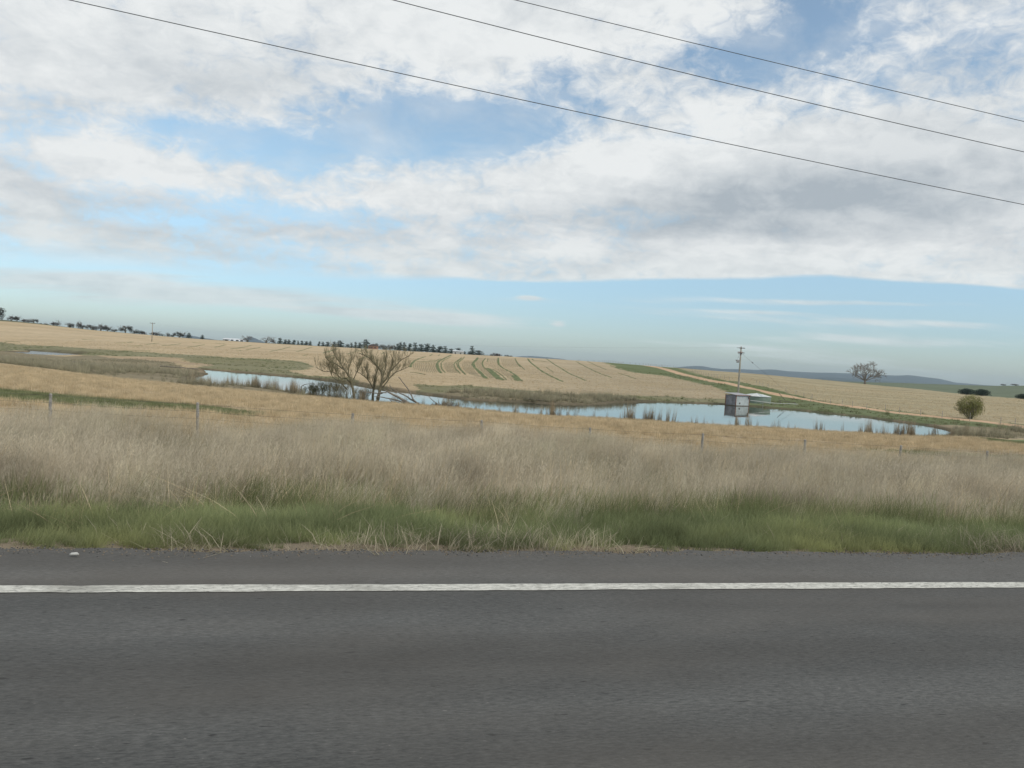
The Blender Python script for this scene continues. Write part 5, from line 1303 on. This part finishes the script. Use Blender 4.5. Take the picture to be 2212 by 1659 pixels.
for (t, cf), lab in zip(DATA['wires'], ['lowest and longest of the three overhead power lines', 'middle one of the three overhead power lines', 'topmost of the three overhead power lines']):
    a2 = max(cf[0], .00035); s0 = 6.0
    b2 = 2*cf[0]*s0+cf[1]-2*a2*s0; c2 = cf[0]*s0*s0+cf[1]*s0+cf[2]-a2*s0*s0-b2*s0
    P = []
    for s_ in np.linspace(-45, 75, 61):
        x, y = from_st(s_, t); P.append((x, y, a2*s_*s_+b2*s_+c2))
    P = np.array(P); mb = MB(); mb.tube(P-P[0], .0075, 6)
    thing('power_line', lab, 'cable', tuple(P[0]), 0, 'overhead power lines above the verge', mb.mesh('power_line', 'conductor', True))

# ---------------------------------------------------------------- pump shed
def corrugated(mb, p0, u, v, nrm, pitch=.20, amp=.02):
    """wavy sheet from p0 spanning u (across the ribs) and v"""
    p0, u, v, nrm = map(np.array, (p0, u, v, nrm)); L = np.linalg.norm(u); n = max(4, int(L/pitch*4))
    q = np.linspace(0, 1, n+1); off = amp*np.sin(q*L/pitch*2*math.pi)
    A_ = p0+q[:, None]*u+off[:, None]*nrm; B_ = A_+v
    V = np.concatenate([A_, B_, A_-nrm*.01, B_-nrm*.01]); m = n+1
    F = [(i, i+1, m+i+1, m+i) for i in range(n)]+[(2*m+i+1, 2*m+i, 3*m+i, 3*m+i+1) for i in range(n)]
    mb.add(V, F)
def shed():
    cx_, cy_, z = 39.35, 134.6, -4.45
    z = max(hz(cx_+1, cy_+2), WATER_Z-.02)
    th = math.atan2(.60, .80); U_ = np.array((math.cos(th), math.sin(th), 0)); V_ = np.array((-math.sin(th), math.cos(th), 0))
    o = thing('pump_shed', 'small grey corrugated iron pump shed standing at the water edge', 'shed', (cx_, cy_, WATER_Z))
    LU, LV, H = 3.65, 2.2, 1.9
    mb = MB(); c_ = U_*LU/2+V_*LV/2; mb.box((c_[0], c_[1], -.15), (LU+.2, LV+.2, .5), th); link('base_slab', mb.mesh('base_slab', 'bark_dark'), o)
    b = np.array((0, 0, .1)); up = np.array((0, 0, H-.1))
    k = 4
    for i in range(k):       # long front wall: four sheets
        mb = MB(); corrugated(mb, b+U_*(LU*i/k+.006), U_*(LU/k-.012), up, -V_, .16, .018); link('wall_sheet', mb.mesh('wall_sheet', 'iron_sheet'), o)
    for i in range(2):       # end wall, turned from the sun: its shade is in the sheet colour
        mb = MB(); corrugated(mb, b+V_*(LV*i/2+.006), V_*(LV/2-.012), up+np.array((0, 0, -.02)), -U_, .16, .018); link('wall_sheet', mb.mesh('wall_sheet', 'iron_sheet_shaded'), o)
    for p0, u in ((b+V_*LV, U_*LU), (b+U_*LU, V_*LV)):
        mb = MB(); corrugated(mb, p0, u, up, V_ if p0 is not None and abs(np.dot(u, U_)) > 1 else U_, .16, .018); link('back_wall', mb.mesh('back_wall', 'iron_sheet_shaded'), o)
    for q, nm in ((0*U_-.03*U_-.03*V_, 0), (U_*(LU+.03)-.03*V_, 1), (V_*(LV+.03)-.03*U_, 2)):
        mb = MB(); mb.box((q[0], q[1], H/2+.03), (.09, .09, H+.02), th); link('corner_post', mb.mesh('corner_post', 'rust'), o)
    # lean-to roof with overhang
    r0 = -U_*.25-V_*.25+np.array((0, 0, H+.02)); ru = U_*(LU+.5); rv = V_*(LV+.5)+np.array((0, 0, .30))
    mb = MB(); corrugated(mb, r0, ru, rv, np.array((0, 0, 1.)), .2, .025); rf = link('roof', mb.mesh('roof', 'roof_iron'), o)
    mb = MB(); q = r0+ru/2; mb.box((q[0], q[1], q[2]-.04), (LU+.5, .05, .09), th); link('fascia', mb.mesh('fascia', 'rust'), rf)
    # window hatch and torn sheet holes on the front, door on the end wall
    q = U_*3.35-V_*.06; mb = MB(); mb.box((q[0], q[1], 1.45), (.16, .04, .5), th); link('slot_window', mb.mesh('slot_window', 'dark_glass'), o)
    q = U_*1.0-V_*.06; mb = MB(); mb.box((q[0], q[1], .5), (.32, .03, .22), th); link('patch', mb.mesh('patch', 'steel_dark'), o)
    q = -U_*.06+V_*1.1; mb = MB(); mb.box((q[0], q[1], .95), (.05, .8, 1.6), th); d = link('door', mb.mesh('door', 'iron_sheet_shaded'), o)
    q = -U_*.1+V_*.8; mb = MB(); mb.box((q[0], q[1], .95), (.04, .05, .14), th); link('handle', mb.mesh('handle', 'steel_dark'), d)
shed()
def tank():
    cx_, cy_ = 46.05, 144.6; z = max(hz(cx_, cy_), WATER_Z); R0 = 2.6; H = 1.62
    o = thing('water_tank', 'round green corrugated water tank with a pale conical roof beside the shed', 'tank', (cx_, cy_, WATER_Z+.02))
    mb = MB(); zs = np.linspace(0, H, 57); mb.tube([(0, 0, z_) for z_ in zs], [R0+.03*math.sin(z_/H*10*2*math.pi) for z_ in zs], 56, False)
    link('wall', mb.mesh('wall', 'tank_green', True), o)
    # fluted conical roof, twelve folded sheets
    n = 12
    for i in range(n):
        mb = MB(); V = []; m = 6
        for k in range(m+1):
            a = 2*math.pi*(i+k/m)/n; lift = .07*math.sin(math.pi*k/m)
            V += [((R0+.08)*math.cos(a), (R0+.08)*math.sin(a), H+.0+lift*.6), (1.2*math.cos(a), 1.2*math.sin(a), H+.27+lift*1.6), (.12*math.cos(a), .12*math.sin(a), H+.52)]
        F = [(3*k+j, 3*k+3+j, 3*k+4+j, 3*k+1+j) for k in range(m) for j in (0, 1)]
        mb.add(V, F); link('roof_sheet', mb.mesh('roof_sheet', 'tank_roof' if i % 3 else 'iron_sheet'), o)
    mb = MB(); mb.tube([(0, 0, H+.48), (0, 0, H+.58)], [.16, .12], 10); link('vent_cap', mb.mesh('vent_cap', 'tank_roof'), o)
    mb = MB(); mb.tube([(R0*math.cos(a)*1.02, R0*math.sin(a)*1.02, H) for a in np.linspace(0, 2*math.pi, 41)], .04, 5, False); link('rim', mb.mesh('rim', 'iron_sheet'), o)
tank()
def pipe():
    z = WATER_Z
    A_ = np.array((41.6, 133.7, z+1.15)); B_ = np.array((47.3, 138.2, z+.75)); C_ = np.array((53.6, 143.6, z+.62))
    o = thing('water_pipe', 'long pale water pipe on stands in front of the green tank', 'pipe', tuple(A_))
    mb = MB(); mb.tube(dense([(0, 0, 0), B_-A_, C_-A_], 1.2), .045, 8); link('pipe', mb.mesh('pipe', 'pipe_white', True), o)
    for q in (.26, .48, .70, .95):
        p = (A_*(1-q/.5)+B_*q/.5) if q < .5 else (B_*(1-(q-.5)/.5)+C_*(q-.5)/.5)
        g = min(hz(p[0], p[1]), WATER_Z)-.3
        mb = MB(); mb.tube([p-A_+np.array((0, .02, g-p[2])), p-A_+np.array((0, .02, 0))], .04, 6); link('stand', mb.mesh('stand', 'grey_metal'), o)
pipe()
def frame():
    X, Y = 52.6, 148.0; z = hz(X, Y)
    o = thing('steel_frame', 'small dark leaning steel frame in the grass right of the tank', 'frame', (X, Y, z))
    for a, b in (((-1.2, 0, 2.0), (.1, 0, .7)), ((-1.2, .0, .6), (2.2, .1, .35)), ((-.9, 0, .5), (-.7, 0, 0)), ((.8, 0, .5), (1.0, 0, 0)), ((1.9, 0, .4), (2.1, 0, 0))):
        mb = MB(); mb.tube([a, b], .05, 5); link('bar', mb.mesh('bar', 'steel_dark'), o)
frame()

# ---------------------------------------------------------------- distant farm buildings
def farm():
    x0, y0, z0, x1, _, z1 = DATA['barn']
    for k, (xa, xb, zb, lab) in enumerate([(x0, x0+(x1-x0)*.62, max(z0, z1)-.2, 'long low white farm shed on the left skyline'), (x0+(x1-x0)*.5, x1, z1-1.0, 'second pale roofed farm shed, lower and nearer the round bare trees')]):
        xm = (xa+xb)/2; L = xb-xa; Y = 880-k*25; g = hz(xm, Y)
        o = thing('farm_shed', lab, 'building', (xm, Y, g)); H = max(1.5, zb+1.0-g)
        mb = MB(); mb.box((0, 5, H/2), (L, 10, H)); link('wall', mb.mesh('wall', 'white_wall'), o)
        mb = MB(); mb.add([(-L/2-.5, -.6, H), (L/2+.5, -.6, H), (L/2+.5, 5, H+1.6), (-L/2-.5, 5, H+1.6), (-L/2-.5, 10.6, H), (L/2+.5, 10.6, H)], [(0, 1, 2, 3), (3, 2, 5, 4), (0, 3, 4), (1, 5, 2)]); link('roof', mb.mesh('roof', 'barn_roof'), o)
        for q in (-.3, .05, .35):
            mb = MB(); mb.box((L*q, -.03, 1.4), (3, .06, 2.8)); link('door', mb.mesh('door', 'dark_glass'), o)
    x0, y0, z0, x1, _, z1 = DATA['house']
    xm = (x0+x1)/2; g = hz(xm, 730); L = x1-x0
    o = thing('farmhouse', 'orange-brown brick farmhouse half hidden in the skyline trees', 'house', (xm, 730, g)); H = max(z0, z1)-g-.3
    mb = MB(); mb.box((0, 4, H/2), (L, 8, H)); link('wall', mb.mesh('wall', 'brick'), o)
    mb = MB(); mb.add([(-L/2-.5, -.5, H), (L/2+.5, -.5, H), (L/2+.5, 8.5, H), (-L/2-.5, 8.5, H), (-L/4, 4, H+1.5), (L/4, 4, H+1.5)], [(0, 1, 5, 4), (1, 2, 5), (2, 3, 4, 5), (3, 0, 4)]); link('roof', mb.mesh('roof', 'gum_leaf_brown'), o)
    for q in (-.32, -.1, .28):
        mb = MB(); mb.box((L*q, -.03, H*.55), (1.2, .06, 1.1)); link('window', mb.mesh('window', 'dark_glass'), o)
    for px_, lab in ((-48.5, 'small white outbuilding between dark skyline trees'), (-44.0, 'low pale outbuilding at the right of the skyline farmyard')):
        X = px_*1.0*1.15; Y = 735; g = hz(X, Y)
        o = thing('outbuilding', lab, 'building', (X, Y, g)); mb = MB(); mb.box((0, 2, 1.7), (5, 4, 3.4)); link('wall', mb.mesh('wall', 'white_wall'), o)
        mb = MB(); mb.add([(-2.8, -.4, 3.4), (2.8, -.4, 3.4), (2.8, 2, 4.3), (-2.8, 2, 4.3), (-2.8, 4.4, 3.4), (2.8, 4.4, 3.4)], [(0, 1, 2, 3), (3, 2, 5, 4)]); link('roof', mb.mesh('roof', 'barn_roof'), o)
        mb = MB(); mb.box((0, -.03, 1.2), (1.1, .06, 2.2)); link('door', mb.mesh('door', 'dark_glass'), o)
farm()

# ---------------------------------------------------------------- far hills
for dist, prof_ in DATA['hills']:
    P = np.array(prof_); X = np.linspace(P[0, 0], P[-1, 0], 160)
    Zc = np.interp(X, P[:, 0], P[:, 1]); k = np.hanning(7); k /= k.sum(); Zc = np.convolve(np.pad(Zc, 3, mode='edge'), k, 'valid')
    Zc = Zc+2.5*fbm(X*.02, X*0, 7, 3)
    V = []; rows_ = [(-1500, 0), (-900, .35), (-400, .75), (0, 1), (700, .8), (1600, 0)]
    for dy_, q in rows_:
        jz = 6*fbm(X*.004, X*0+dy_, 9, 3)*(q < 1)
        V.append(np.c_[X*(dist+dy_)/dist, np.full_like(X, dist+dy_), -40+(Zc+40)*q+jz])
    n = len(X); F = [(r*n+i, r*n+i+1, (r+1)*n+i+1, (r+1)*n+i) for r in range(len(rows_)-1) for i in range(n-1)]
    mb = MB(); mb.add(np.concatenate(V), F); link('hills', mb.mesh('hills', 'hill_forest_hazed', True), kind='structure')

# ---------------------------------------------------------------- a white stone on the shoulder
x, y = from_st(-1.77, 5.62)
mb = MB(); mb.tube([(-.028, 0, .0), (-.016, 0, .004), (.016, .003, .005), (.028, 0, .002)], [.005, .010, .011, .004], 7)
thing('white_stone', 'small white stone lying on the asphalt shoulder beyond the line', 'stone', (x, y, .012), YAW, None, mb.mesh('white_stone', 'stone', True))

# ---------------------------------------------------------------- haze
def haze():
    mb = MB(); mb.box((0, 4500, 60-50), (22000, 13000, 260)) if False else mb.add([(x, y, z) for z in (-80, 140) for x, y in ((-11000, -900), (11000, -900), (11000, 11500), (-11000, 11500))], [(3, 2, 1, 0), (4, 5, 6, 7), (0, 1, 5, 4), (1, 2, 6, 5), (2, 3, 7, 6), (3, 0, 4, 7)])
    mt = bpy.data.materials.new('haze'); mt.use_nodes = True; t = NT(mt.node_tree); t.n.clear()
    out = t.new('ShaderNodeOutputMaterial'); pv = t.new('ShaderNodeVolumePrincipled')
    pv.inputs['Color'].default_value = (.74, .89, 1.0, 1); pv.inputs['Density'].default_value = 7.5e-5; pv.inputs['Anisotropy'].default_value = .1
    t.l.new(pv.outputs[0], out.inputs['Volume'])
    me = bpy.data.meshes.new('haze'); me.from_pydata(np.concatenate(mb.v).tolist(), [], mb.f); me.materials.append(mt)
    link('haze', me, kind='stuff', label='thin pale haze in the air over the whole plain')
haze()
